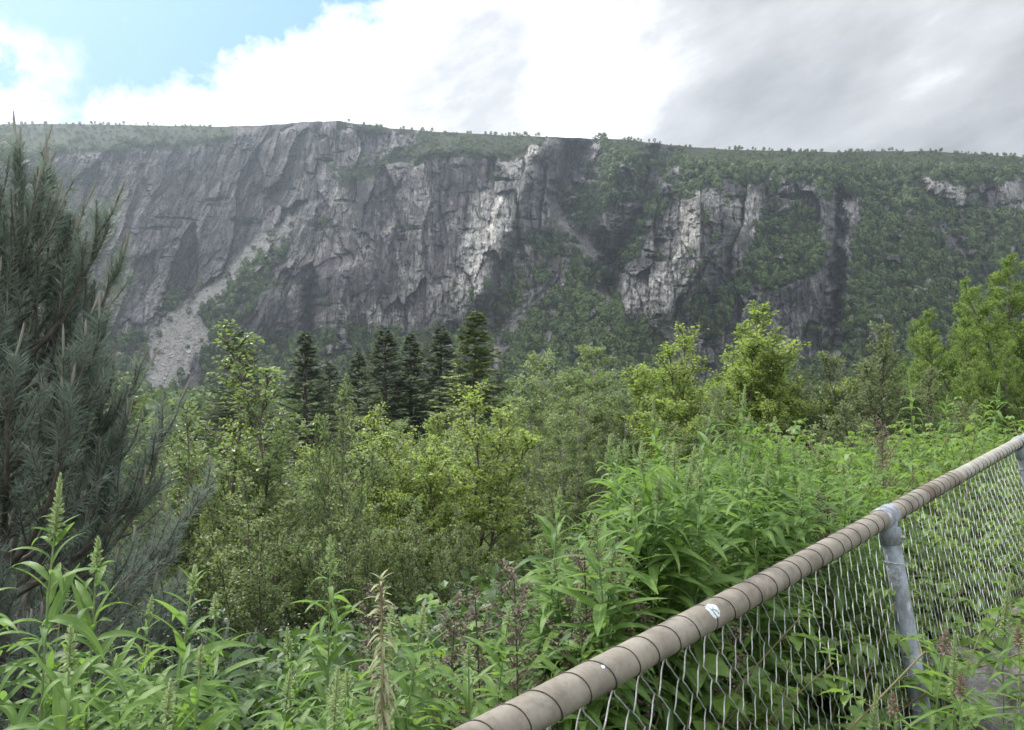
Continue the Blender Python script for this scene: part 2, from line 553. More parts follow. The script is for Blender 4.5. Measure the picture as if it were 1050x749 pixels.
def build_mountain():
    NC, NR = 1180, 330
    tx = np.linspace(-300, 1350, NC)
    ridge = np.interp(tx, [p[0] for p in RIDGE], [p[1] for p in RIDGE]) + 1.0 * fbm(tx / 23, tx * 0, 3, 3)
    v = np.linspace(0, 1, NR)
    TY = 416 + (ridge[None, :] - 416) * v[:, None]
    TX = np.broadcast_to(tx[None, :], TY.shape).copy()
    wx = TX + 5 * fbm(TX / 22, TY / 22, 11, 3) + 2 * fbm(TX / 6, TY / 6, 12, 2)
    wy = TY + 5 * fbm(TX / 22, TY / 22, 13, 3) + 2 * fbm(TX / 6, TY / 6, 14, 2)
    pm = lambda pts, s=4.0: polymask(wx, wy, pts, s)
    lm = lambda pts, w: linemask(wx, wy, pts, w)
    below = TY - ridge[None, :]
    # --- masks in the photograph's own layout
    cap = np.maximum.reduce([
        pm([(-400, 100), (235, 120), (242, 142), (225, 142), (190, 146), (150, 150), (110, 152), (40, 158), (-400, 176)], 7),
        pm([(345, 186), (365, 172), (400, 160), (425, 147), (440, 120), (552, 120), (549, 152), (515, 160), (470, 157), (440, 158), (400, 166), (370, 182)], 4),
        pm([(345, 110), (560, 120), (560, 144), (500, 142), (440, 140), (400, 135), (345, 128)], 2),
        sstep(26, 8, below) * sstep(600, 640, TX)])
    veg = np.maximum.reduce([
        pm([(606, 130), (695, 140), (672, 175), (655, 205), (630, 215), (600, 243), (576, 213), (596, 180)], 6) * 0.95,
        pm([(690, 140), (1400, 140), (1400, 470), (865, 420), (862, 320), (880, 240), (845, 195), (800, 185), (795, 215), (778, 190), (735, 190), (690, 205), (665, 240), (650, 268), (640, 240), (662, 200)], 6),
        pm([(785, 215), (845, 215), (850, 260), (835, 285), (800, 300), (755, 305), (745, 345), (715, 345), (700, 320), (715, 298), (740, 300), (765, 265)], 5),
        pm([(590, 250), (612, 262), (625, 296), (655, 330), (690, 352), (700, 440), (490, 440), (515, 372), (545, 328), (580, 285)], 5),
        pm([(640, 250), (652, 262), (640, 285), (628, 302), (618, 292)], 3),
        pm([(205, 330), (238, 286), (272, 262), (300, 250), (292, 272), (268, 302), (240, 345), (215, 358)], 5),
        pm([(160, 318), (178, 298), (196, 296), (196, 306), (172, 322)], 3),
        pm([(535, 245), (560, 235), (578, 250), (572, 275), (545, 300), (520, 330), (505, 345), (500, 320), (515, 290), (512, 262)], 7) * 0.75,
        pm([(480, 305), (500, 300), (520, 345), (480, 350)], 6) * 0.6,
        pm([(205, 360), (300, 340), (420, 342), (470, 330), (520, 350), (520, 440), (205, 440)], 7),
        pm([(-400, 330), (100, 345), (150, 335), (160, 420), (-400, 440)], 8) * 0.7,
        pm([(800, 375), (1400, 360), (1400, 440), (700, 440), (700, 395)], 8),
    ])
    scree = np.maximum.reduce([
        pm([(298, 219), (276, 235), (240, 268), (207, 303), (168, 328), (150, 352), (152, 408), (176, 412), (196, 372), (216, 352), (206, 325), (238, 290), (268, 260), (302, 235)], 3.0),
        pm([(566, 292), (580, 284), (572, 298), (545, 330), (528, 352), (508, 380), (505, 350), (520, 332)], 3),
        pm([(572, 222), (586, 226), (600, 246), (616, 262), (606, 268), (590, 258), (580, 244)], 3),
        pm([(612, 288), (622, 292), (632, 316), (622, 316), (612, 304)], 2),
        pm([(676, 332), (694, 326), (708, 352), (716, 400), (690, 400), (684, 360)], 3),
        lm([(650, 262), (641, 276), (633, 296), (630, 310)], 1.6) * 0.8,
        lm([(553, 395), (560, 350), (572, 320)], 4) * 0.9, lm([(640, 395), (628, 360)], 3) * 0.8])
    scree = scree * sstep(-0.95, -0.35, fbm(TX / 12, TY / 12, 44, 3) + 0.15)
    pale = np.maximum.reduce([
        pm([(489, 196), (508, 186), (512, 200), (523, 205), (522, 232), (510, 268), (492, 298), (478, 322), (458, 325), (468, 275), (478, 238)], 4),
        pm([(546, 148), (554, 152), (545, 185), (532, 215), (522, 232), (528, 200), (538, 172)], 3) * 0.85,
        pm([(628, 298), (655, 276), (690, 288), (698, 300), (690, 312), (660, 330), (640, 318)], 4),
        pm([(690, 215), (715, 208), (725, 225), (712, 250), (690, 290), (668, 290), (680, 250)], 5) * 0.55,
        pm([(740, 205), (780, 195), (786, 225), (770, 245), (748, 225)], 5) * 0.65,
        pm([(370, 318), (388, 316), (392, 330), (372, 332)], 2) * 1.2,
        pm([(950, 183), (985, 192), (1000, 205), (980, 212), (958, 200)], 4) * 0.7,
        lm([(432, 235), (426, 275), (420, 330)], 4) * 0.5, lm([(405, 225), (380, 255), (350, 275)], 4) * 0.6, lm([(352, 200), (332, 250), (300, 300)], 5) * 0.4,
        lm([(444, 215), (440, 260)], 2.5) * 0.6, lm([(540, 300), (520, 330)], 7) * 0.35])
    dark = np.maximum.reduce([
        pm([(555, 143), (606, 141), (604, 166), (586, 190), (572, 208), (562, 192), (558, 168)], 2) * 0.7,  # notch below the rim: the shadow on its face, painted as dark colour
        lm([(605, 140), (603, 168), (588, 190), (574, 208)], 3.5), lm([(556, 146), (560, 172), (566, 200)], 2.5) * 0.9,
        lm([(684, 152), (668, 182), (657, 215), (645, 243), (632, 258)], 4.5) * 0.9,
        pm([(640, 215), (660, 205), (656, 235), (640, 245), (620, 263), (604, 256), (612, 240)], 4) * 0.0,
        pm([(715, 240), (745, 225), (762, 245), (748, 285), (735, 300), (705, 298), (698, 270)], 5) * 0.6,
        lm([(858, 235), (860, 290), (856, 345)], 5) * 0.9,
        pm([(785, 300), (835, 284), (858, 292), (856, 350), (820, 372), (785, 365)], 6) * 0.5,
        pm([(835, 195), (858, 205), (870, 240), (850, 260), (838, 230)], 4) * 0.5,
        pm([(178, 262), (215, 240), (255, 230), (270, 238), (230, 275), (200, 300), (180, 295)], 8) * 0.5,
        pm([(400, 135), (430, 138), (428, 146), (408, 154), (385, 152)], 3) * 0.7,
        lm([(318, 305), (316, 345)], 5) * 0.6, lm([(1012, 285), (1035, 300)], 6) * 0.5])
    rockout = np.maximum.reduce([
        pm([(596, 236), (622, 216), (650, 203), (658, 222), (641, 245), (618, 263), (600, 254)], 3), pm([(606, 141), (632, 141), (622, 156), (606, 166)], 3) * 0.8,
        pm([(524, 262), (548, 250), (566, 262), (552, 285), (530, 300)], 4) * 0.7, pm([(540, 212), (560, 200), (568, 225), (552, 240), (532, 240)], 4) * 0.8,
        pm([(664, 178), (690, 168), (700, 186), (676, 206)], 4) * 0.5, pm([(925, 215), (945, 225), (935, 245)], 4) * 0.6, pm([(1010, 235), (1040, 240), (1030, 255)], 4) * 0.6,        # rock that breaks the wooded right side
        pm([(836, 193), (884, 205), (886, 222), (868, 240), (862, 262), (866, 300), (862, 345), (856, 372), (790, 376), (770, 340), (780, 308), (835, 284), (848, 255), (838, 225)], 4),
        pm([(948, 182), (985, 192), (1052, 183), (1055, 222), (1010, 216), (962, 206)], 4),
        lm([(968, 240), (985, 262)], 6), pm([(1005, 280), (1035, 275), (1040, 300), (1015, 300)], 4), lm([(690, 160), (700, 175)], 4) * 0.5,
        pm([(875, 340), (920, 330), (915, 350), (880, 356)], 5) * 0.7, lm([(900, 270), (905, 285)], 5) * 0.6])
    veg = veg * (1 - rockout * 0.95)
    brk = fbm(TX / 15, TY / 10, 21, 4)
    veg = np.clip(veg * sstep(-0.62, -0.2, brk), 0, 1)
    ledge = sstep(0.34, 0.55, fbm(TX / 34 + 0.4 * TY / 34, TY / 13, 23, 4)) * sstep(560, 640, TX) * 0.85
    ledge = np.maximum(ledge, sstep(0.5, 0.7, fbm(TX / 40 - 0.5 * TY / 40, TY / 10, 27, 4)) * 0.6)
    capd = np.maximum.reduce([np.roll(cap, -k, 0) for k in (0, 3, 6)])
    allveg = np.clip(np.maximum(np.maximum(veg, capd), ledge) * (1 - scree) * (1 - np.clip(pale, 0, 1) * 0.8) * (1 - dark), 0, 1)
    # --- slope -> depth
    tan = 3.6 + 0 * TX
    tan = tan * (1 - veg) + 1.15 * veg
    tan = tan * (1 - scree) + 0.78 * scree
    tan = tan * (1 - cap) + 0.56 * cap
    foot = sstep(352, 385, TY)
    tan = tan * (1 - foot) + 0.70 * foot
    tan = tan * (1 - np.clip(dark, 0, 1)) + 4.5 * np.clip(dark, 0, 1)
    tan = blur(blur(tan, 6, 1), 3, 0)
    tan = blur(tan, 6, 1)
    e = (390 - TY) / F
    Yd = np.zeros_like(TY)
    Yd[0] = 600 + 25 * np.sin(tx / 170.0) - 0.00008 * (tx - 525) ** 2
    for r in range(1, NR):
        de = e[r] - e[r - 1]
        den = np.maximum(tan[r] - e[r], 0.12)
        Yd[r] = Yd[r - 1] * (1 + de / den)
    Yd = blur(blur(Yd, 9, 1), 6, 1)
    # big features: recesses and buttresses
    back = sstep(30, -30, (wx - np.interp(TY, [120, 150, 185, 225, 300, 330, 420], [440, 395, 330, 300, 208, 165, 120])))
    Yd += 32 * back * sstep(335, 290, TY)
    Yd += 52 * lm([(588, 150), (580, 185), (574, 205)], 13) * sstep(138, 152, TY)
    Yd += 9 * lm([(575, 212), (595, 250), (612, 268)], 11)
    Yd += 50 * lm([(684, 152), (668, 182), (657, 215), (645, 243), (632, 262), (626, 300)], 10)
    Yd += 40 * lm([(860, 200), (858, 235), (860, 290), (856, 350)], 7)
    Yd += 32 * lm([(318, 290), (316, 350)], 7)
    Yd -= 42 * lm([(720, 215), (715, 260), (690, 310)], 34)
    Yd -= 36 * lm([(545, 155), (520, 220), (490, 300)], 20)
    Yd -= 30 * lm([(640, 160), (610, 230)], 16)
    Yd -= 20 * lm([(960, 180), (930, 260), (900, 350)], 45)
    rock = 1 - allveg
    fade = sstep(0, 10, below)
    sh = 0.35 * (TY - 250)        # the bedding on the left leans
    lean = sstep(360, 300, TX)
    xr = TX + lean * sh
    Yd += 14 * fbm(xr / 60, TY / 110, 31, 3) * fade
    rk = (0.15 + 0.85 * rock * (1 - scree)) * fade
    # slabs and corners: jointed blocks of two sizes, long in the vertical
    jx = xr + 3.5 * fbm(TX / 18, TY / 40, 91, 2)
    jy = TY + 5 * fbm(TX / 14, TY / 20, 92, 2) + 0.35 * TX
    h1, h2, h3, ex, ey, e1 = cellnoise(jx / 24, jy / 62, 201)
    Yd += (20 * (h1 - 0.5) + 17 * (h2 - 0.5) * ex * 2 + 5 * (h3 - 0.5) * ey * 2) * rk
    g1, g2, g3, ex, ey, e2 = cellnoise(jx / 8.5 + 40, jy / 24, 301)
    Yd += (4.6 * (g1 - 0.5) + 5.5 * (g2 - 0.5) * ex * 2 + 2 * (g3 - 0.5) * ey * 2) * rk
    k1, k2, k3, ex, ey, e3 = cellnoise(jx / 3.6 + 9, jy / 9 + 5, 401)
    Yd += (1.6 * (k1 - 0.5) + 1.8 * (k2 - 0.5) * ex * 2) * rk
    crackm = np.maximum.reduce([sstep(0.07, 0.0, e1), 0.75 * sstep(0.13, 0.0, e2), 0.45 * sstep(0.16, 0.0, e3)]) * rk
    block = np.clip(0.5 + 0.55 * (h3 - 0.5) + 0.5 * (g3 - 0.5) + 0.35 * (k3 - 0.5), 0, 1)
    Yd -= (3.0 * ridged(xr / 22, TY / 75, 33, 3) + 0.8 * fbm(xr / 3.4, TY / 6.5, 37, 2)) * rk
    Yd += 3.5 * fbm(TX / 9, TY / 9, 39, 3) * fade * (1 - 0.7 * rock)
    X = (TX - 525) / F * Yd
    Z = EYE + (390 - TY) / F * Yd
    # plateau behind the crest
    ext = 14
    Xe, Ye, Ze = [X], [Yd], [Z]
    for k in range(1, ext + 1):
        d = 14.0 * k ** 1.35
        Yn = Yd[-1:] + d
        Xe.append((TX[-1:] - 525) / F * Yd[-1:] * (1 + d / 1500))
        Ye.append(Yn)
        Ze.append(Z[-1:] + d * 0.10 + 2.5 * fbm(TX[-1:] / 20, TX[-1:] * 0 + k, 51, 2) - 0.0006 * d * d)
    X2, Y2, Z2 = np.concatenate(Xe), np.concatenate(Ye), np.concatenate(Ze)
    V = np.stack([X2, Y2, Z2], -1)
    nr, nc = X2.shape
    idx = np.arange(nr * nc).reshape(nr, nc)
    Fc = np.stack([idx[:-1, :-1], idx[:-1, 1:], idx[1:, 1:], idx[1:, :-1]], -1).reshape(-1, 4)
    mb = MB()
    mb.add(V.reshape(-1, 3), Fc)
    me = mb.mesh('mountain', mountain_mat(), False)

    def put(nm, A, fillv):
        a = me.attributes.new(nm, 'FLOAT', 'POINT')
        full = np.concatenate([A, np.full((ext, nc), fillv)]).astype(np.float32)
        a.data.foreach_set('value', full.ravel())
    put('veg', allveg, 1.0)
    put('cap', np.clip(cap, 0, 1), 1.0)
    put('scree', np.clip(scree, 0, 1), 0.0)
    put('pale', np.clip(pale, 0, 1.2), 0.0)
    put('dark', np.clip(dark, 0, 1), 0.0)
    put('lean', lean, 0.0)
    put('crack', crackm, 0.0)
    put('block', block, 0.5)
    # warm purple main wall
    put('purple', pm([(300, 300), (340, 190), (400, 165), (520, 155), (500, 200), (480, 240), (465, 340), (300, 345)], 20), 0.0)
    o = link('mountain', me)
    tag(o, 'long grey cliff wall with scree gullies and wooded ledges across the valley', 'mountain', kind='structure')

    # --- wood growing on the mountain: one mass
    rng = np.random.default_rng(8)
    dens = np.clip(veg * 1.0 + scree * 2.2 * sstep(0.05, 0.35, fbm(TX / 10, TY / 10, 63, 3)) + cap * (0.9 + 0.55 * sstep(600, 680, TX)) + ledge * 0.35, 0, 1) * (1 - 0.9 * scree) * (1 - np.clip(pale, 0, 1)) * (1 - 0.8 * dark)
    dens *= sstep(-0.55, 0.15, fbm(TX / 26, TY / 18, 61, 3) + 0.15)
    dens *= np.where(TX < 330, 0.8, 1.0)
    cells = rng.random(dens.shape) < dens * 0.12
    rr, cc = np.nonzero(cells)
    P = np.stack([X[rr, cc], Yd[rr, cc], Z[rr, cc]], -1)
    n = len(P)
    tX = TX[rr, cc]
    size = rng.uniform(0.55, 1.25, n) * np.where(cap[rr, cc] > 0.5, 0.50, 1.0) * np.where((tX > 510) & (tX < 700) & (TY[rr, cc] > 290), 1.2, 1.0)
    rad, hgt = 2.5 * size, 6.8 * size
    k = 64
    th = rng.uniform(0, 2 * pi, (n, k))
    u = rng.uniform(-0.75, 1, (n, k))
    rho = np.sqrt(1 - np.clip(u, -1, 1) ** 2) * rng.uniform(0.8, 1.05, (n, k))
    lump = 1 + 0.25 * np.sin(th * 3 + rng.uniform(0, 6, (n, 1)))
    C = np.stack([rho * np.cos(th) * lump * rad[:, None], rho * np.sin(th) * lump * rad[:, None], hgt[:, None] * (0.55 + 0.45 * u)], -1) + P[:, None, :]
    Dn = norm(np.stack([np.cos(th), np.sin(th), u * 0.7 + 0.1], -1) + rng.normal(0, 0.28, (n, k, 3)))
    up = norm(rng.normal(0, 1, (n, k, 3)))
    Rm = frames(np.cross(Dn, up).reshape(-1, 3), Dn.reshape(-1, 3))
    S = (np.broadcast_to(size[:, None], (n, k)) * rng.uniform(0.75, 1.5, (n, k))).reshape(-1)
    tint = np.clip((rng.normal(0.42, 0.20, (n, 1)) + 0.22 * (u - 0.2) + (0.2 * fbm(tX / 40, TY[rr, cc] / 40, 71, 2) + 0.22 * ((tX > 505) & (tX < 700) & (TY[rr, cc] > 270)))[:, None]) + rng.normal(0, 0.16, (n, k)), 0, 1).reshape(-1)
    tm = (np.array([(-0.5, -0.5, 0), (0.5, -0.42, 0), (0.45, 0.5, 0.15), (-0.4, 0.42, 0.1)]), np.array([(0, 1, 2, 3)]), np.ones(4))
    mb = MB()
    scatter(mb, tm, Rm, C.reshape(-1, 3), S, tint)
    tag(mb.obj('hillside_wood', M['hillwood']), 'birch wood clinging to the ledges and gullies of the cliff', 'wood', kind='stuff')
    print('hillside trees', n)

    # wood on the valley floor, trees of several sizes
    n = 5200
    yy = 105 + 560 * rng.random(n) ** 1.2
    xx = (rng.uniform(-0.12, 1.12, n) * 1050 - 525) / F * yy
    P = np.stack([xx, yy, gz(xx, yy)], -1)
    size = rng.uniform(0.6, 1.35, n)
    rad, hgt = 2.6 * size, 8.0 * size
    th = rng.uniform(0, 2 * pi, (n, k))
    u = rng.uniform(-0.9, 1, (n, k))
    rho = np.sqrt(1 - np.clip(u, -1, 1) ** 2) * rng.uniform(0.5, 1.1, (n, k))
    C = np.stack([rho * np.cos(th) * rad[:, None], rho * np.sin(th) * rad[:, None], hgt[:, None] * (0.52 + 0.48 * u)], -1) + P[:, None, :]
    Dn = norm(np.stack([np.cos(th), np.sin(th), u * 0.7 + 0.1], -1) + rng.normal(0, 0.45, (n, k, 3)))
    Rm = frames(np.cross(Dn, norm(rng.normal(0, 1, (n, k, 3)))).reshape(-1, 3), Dn.reshape(-1, 3))
    S = (np.broadcast_to(size[:, None], (n, k)) * rng.uniform(0.9, 1.9, (n, k))).reshape(-1)
    tint = np.clip(rng.normal(0.45, 0.22, (n, 1)) + rng.normal(0, 0.16, (n, k)), 0, 1).reshape(-1)
    mb = MB()
    scatter(mb, tm, Rm, C.reshape(-1, 3), S, tint)
    tag(mb.obj('valley_wood', M['hillwood']), 'deciduous wood on the valley floor between the river and the cliff', 'wood', kind='stuff')

    # boulders of the scree, one mass
    cells = rng.random(scree.shape) < np.clip(scree, 0, 1) * 0.12
    rr, cc = np.nonzero(cells)
    n = len(rr)
    P = np.stack([X[rr, cc], Yd[rr, cc] - 0.3, Z[rr, cc]], -1)
    cube = np.array([(x, y, z) for x in (-1, 1) for y in (-1, 1) for z in (-1, 1)], float) * 0.5
    cf = np.array([(0, 1, 3, 2), (4, 6, 7, 5), (0, 4, 5, 1), (2, 3, 7, 6), (0, 2, 6, 4), (1, 5, 7, 3)])
    Rm = frames(rng.normal(0, 1, (n, 3)), norm(rng.normal(0, 1, (n, 3))))
    S = np.stack([rng.gamma(2, 0.5, n), rng.gamma(2, 0.5, n), rng.gamma(2, 0.45, n)], -1) + 0.3
    mb = MB()
    scatter(mb, (cube, cf, np.ones(8)), Rm, P, S, rng.random(n))
    m, nt, out = new_mat('scree_stone')
    p = nd(nt, 'ShaderNodeBsdfPrincipled')
    g = nd(nt, 'ShaderNodeTexCoord').outputs['Object']
    L(nt, mixc(nt, attr(nt, 'tint'), (0.15, 0.145, 0.14), mixc(nt, noise(nt, g, 0.4, 4), (0.25, 0.24, 0.23), (0.38, 0.37, 0.35))), p.inputs['Base Color'])
    p.inputs['Roughness'].default_value = 0.95
    L(nt, p.outputs[0], out.inputs[0])
    tag(mb.obj('scree_rubble', m), 'pale boulder rubble lying in the scree gullies', 'scree', kind='stuff')


def mountain_mat():
    m, nt, out = new_mat('cliff_rock')
    g = nd(nt, 'ShaderNodeTexCoord').outputs['Object']
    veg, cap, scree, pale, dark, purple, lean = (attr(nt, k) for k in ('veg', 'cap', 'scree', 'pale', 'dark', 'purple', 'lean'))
    acrack, block = attr(nt, 'crack'), attr(nt, 'block')
    # sheared coordinates so the streaks lean on the left
    sx = nd(nt, 'ShaderNodeSeparateXYZ')
    L(nt, g, sx.inputs[0])
    cx = nd(nt, 'ShaderNodeCombineXYZ')
    L(nt, mathn(nt, 'ADD', sx.outputs[0], mathn(nt, 'MULTIPLY', mathn(nt, 'MULTIPLY', sx.outputs[2], -0.38), lean)), cx.inputs[0])
    L(nt, sx.outputs[1], cx.inputs[1])
    L(nt, sx.outputs[2], cx.inputs[2])
    v = cx.outputs[0]
    big = noise(nt, v, 0.018, 5, 0.6, (1, 0.6, 0.5))
    streak = noise(nt, v, 0.16, 6, 0.65, (1, 0.5, 0.11))
    streak2 = noise(nt, v, 0.42, 5, 0.7, (1, 0.5, 0.16))
    grain = noise(nt, v, 0.55, 6, 0.75)
    vor = nd(nt, 'ShaderNodeTexVoronoi', feature='DISTANCE_TO_EDGE')
    mp = nd(nt, 'ShaderNodeMapping')
    L(nt, v, mp.inputs[0])
    mp.inputs['Scale'].default_value = (0.10, 0.06, 0.035)
    warp = nd(nt, 'ShaderNodeVectorMath', operation='ADD')
    L(nt, mp.outputs[0], warp.inputs[0])
    nz = nd(nt, 'ShaderNodeTexNoise')
    L(nt, g, nz.inputs['Vector'])
    nz.inputs['Scale'].default_value = 0.08
    nz.inputs['Detail'].default_value = 4
    L(nt, nz.outputs[1], warp.inputs[1])
    L(nt, warp.outputs[0], vor.inputs['Vector'])
    crack = maprange(nt, vor.outputs[0], 0.0, 0.05, 1.0, 0.0)
    col = mixc(nt, maprange(nt, big, 0.3, 0.7), (0.122, 0.115, 0.118), (0.255, 0.245, 0.243))
    col = mixc(nt, mathn(nt, 'MULTIPLY', purple, 0.75), col, mixc(nt, big, (0.125, 0.104, 0.112), (0.240, 0.205, 0.212)))
    col = mixc(nt, maprange(nt, block, 0.58, 0.80, 0, 0.7), col, (0.40, 0.385, 0.37))
    col = mixc(nt, maprange(nt, block, 0.42, 0.18, 0, 0.7), col, (0.060, 0.056, 0.060))
    col = mixc(nt, maprange(nt, streak, 0.54, 0.62, 0, 0.55), col, (0.34, 0.33, 0.32))
    col = mixc(nt, maprange(nt, streak2, 0.48, 0.34, 0, 0.85), col, (0.050, 0.048, 0.056))
    col = mixc(nt, maprange(nt, grain, 0.58, 0.72, 0, 0.55), col, (0.36, 0.35, 0.34))
    palec = mixc(nt, maprange(nt, streak2, 0.35, 0.6), (0.34, 0.33, 0.315), (0.66, 0.64, 0.60))
    pf = mathn(nt, 'MULTIPLY', pale, maprange(nt, mathn(nt, 'ADD', streak, mathn(nt, 'MULTIPLY', grain, 0.6)), 0.58, 0.72, 0.35, 1.0), clamp=True)
    col = mixc(nt, pf, col, palec)
    df = mathn(nt, 'MULTIPLY', dark, maprange(nt, streak, 0.38, 0.62, 1.0, 0.35), clamp=True)  # dark rock and clefts, with the painted shade of the notch
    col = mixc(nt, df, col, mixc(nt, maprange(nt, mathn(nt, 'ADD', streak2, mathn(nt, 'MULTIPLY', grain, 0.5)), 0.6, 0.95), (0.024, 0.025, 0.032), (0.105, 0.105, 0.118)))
    joint = noise(nt, v, 0.55, 3, 0.6, (1, 0.5, 0.055))
    col = mixc(nt, maprange(nt, joint, 0.44, 0.36, 0, 0.75), col, (0.045, 0.043, 0.05))
    diag = noise(nt, v, 0.30, 4, 0.6, (1, 0.5, 0.10), (0, 0.75, 0))
    col = mixc(nt, maprange(nt, diag, 0.42, 0.34, 0, 0.65), col, (0.05, 0.048, 0.055))
    col = mixc(nt, mathn(nt, 'MULTIPLY', crack, 0.55), col, (0.05, 0.05, 0.055))
    col = mixc(nt, mathn(nt, 'MULTIPLY', acrack, 0.85), col, (0.032, 0.031, 0.036))
    sc = mixc(nt, maprange(nt, grain, 0.35, 0.65), (0.20, 0.195, 0.185), (0.37, 0.36, 0.34))
    col = mixc(nt, scree, col, sc)
    lich = maprange(nt, noise(nt, g, 0.05, 6, 0.7), 0.52, 0.66, 0, 0.5)
    col = mixc(nt, mathn(nt, 'MULTIPLY', lich, mathn(nt, 'SUBTRACT', 1.0, scree)), col, (0.085, 0.10, 0.065))
    gn = noise(nt, g, 0.11, 6, 0.7)
    gcol = mixc(nt, maprange(nt, gn, 0.35, 0.65), (0.022, 0.033, 0.016), (0.060, 0.074, 0.032))
    gcol = mixc(nt, mathn(nt, 'MULTIPLY', cap, maprange(nt, noise(nt, g, 0.03, 5), 0.4, 0.62, 0, 0.8)), gcol, mixc(nt, noise(nt, g, 0.15, 5, 0.7), (0.016, 0.021, 0.012), (0.044, 0.046, 0.026)))
    gf = maprange(nt, mathn(nt, 'ADD', veg, mathn(nt, 'MULTIPLY', mathn(nt, 'SUBTRACT', noise(nt, g, 0.22, 5, 0.7), 0.5), 1.3)), 0.42, 0.62)
    col = mixc(nt, gf, col, gcol)
    p = nd(nt, 'ShaderNodeBsdfPrincipled')
    L(nt, col, p.inputs['Base Color'])
    p.inputs['Roughness'].default_value = 0.95
    p.inputs['Specular IOR Level'].default_value = 0.15
    b = nd(nt, 'ShaderNodeBump')
    b.inputs['Strength'].default_value = 0.9
    b.inputs['Distance'].default_value = 2.5
    hh = mathn(nt, 'ADD', mathn(nt, 'MULTIPLY', streak2, 0.8), mathn(nt, 'SUBTRACT', grain, mathn(nt, 'MULTIPLY', crack, 0.5)))
    L(nt, hh, b.inputs['Height'])
    L(nt, b.outputs[0], p.inputs['Normal'])
    L(nt, p.outputs[0], out.inputs[0])
    return m


# ------------------------------------------------------------------ trees
def curve_pts(p0, az, el, length, bend, K=5, rng=None, wob=0.0):
    """N curves starting at p0 with elevation el that changes by bend along the way"""
    N = len(p0)
    P = np.zeros((N, K, 3))
    P[:, 0] = p0
    for i in range(1, K):
        e = el + bend * (i - 0.5) / (K - 1)
        a = az + (rng.normal(0, wob, N) if rng is not None and wob else 0)
        st = (length / (K - 1))[:, None]
        P[:, i] = P[:, i - 1] + st * np.stack([np.cos(e) * np.cos(a), np.cos(e) * np.sin(a), np.sin(e)], -1)
    return P


def sample_curve(P, idx, t):
    K = P.shape[1]
    f = np.clip(t, 0, 0.999) * (K - 1)
    i = f.astype(int)
    w = (f - i)[:, None]
    a, b = P[idx, i], P[idx, i + 1]
    return a * (1 - w) + b * w, norm(b - a)


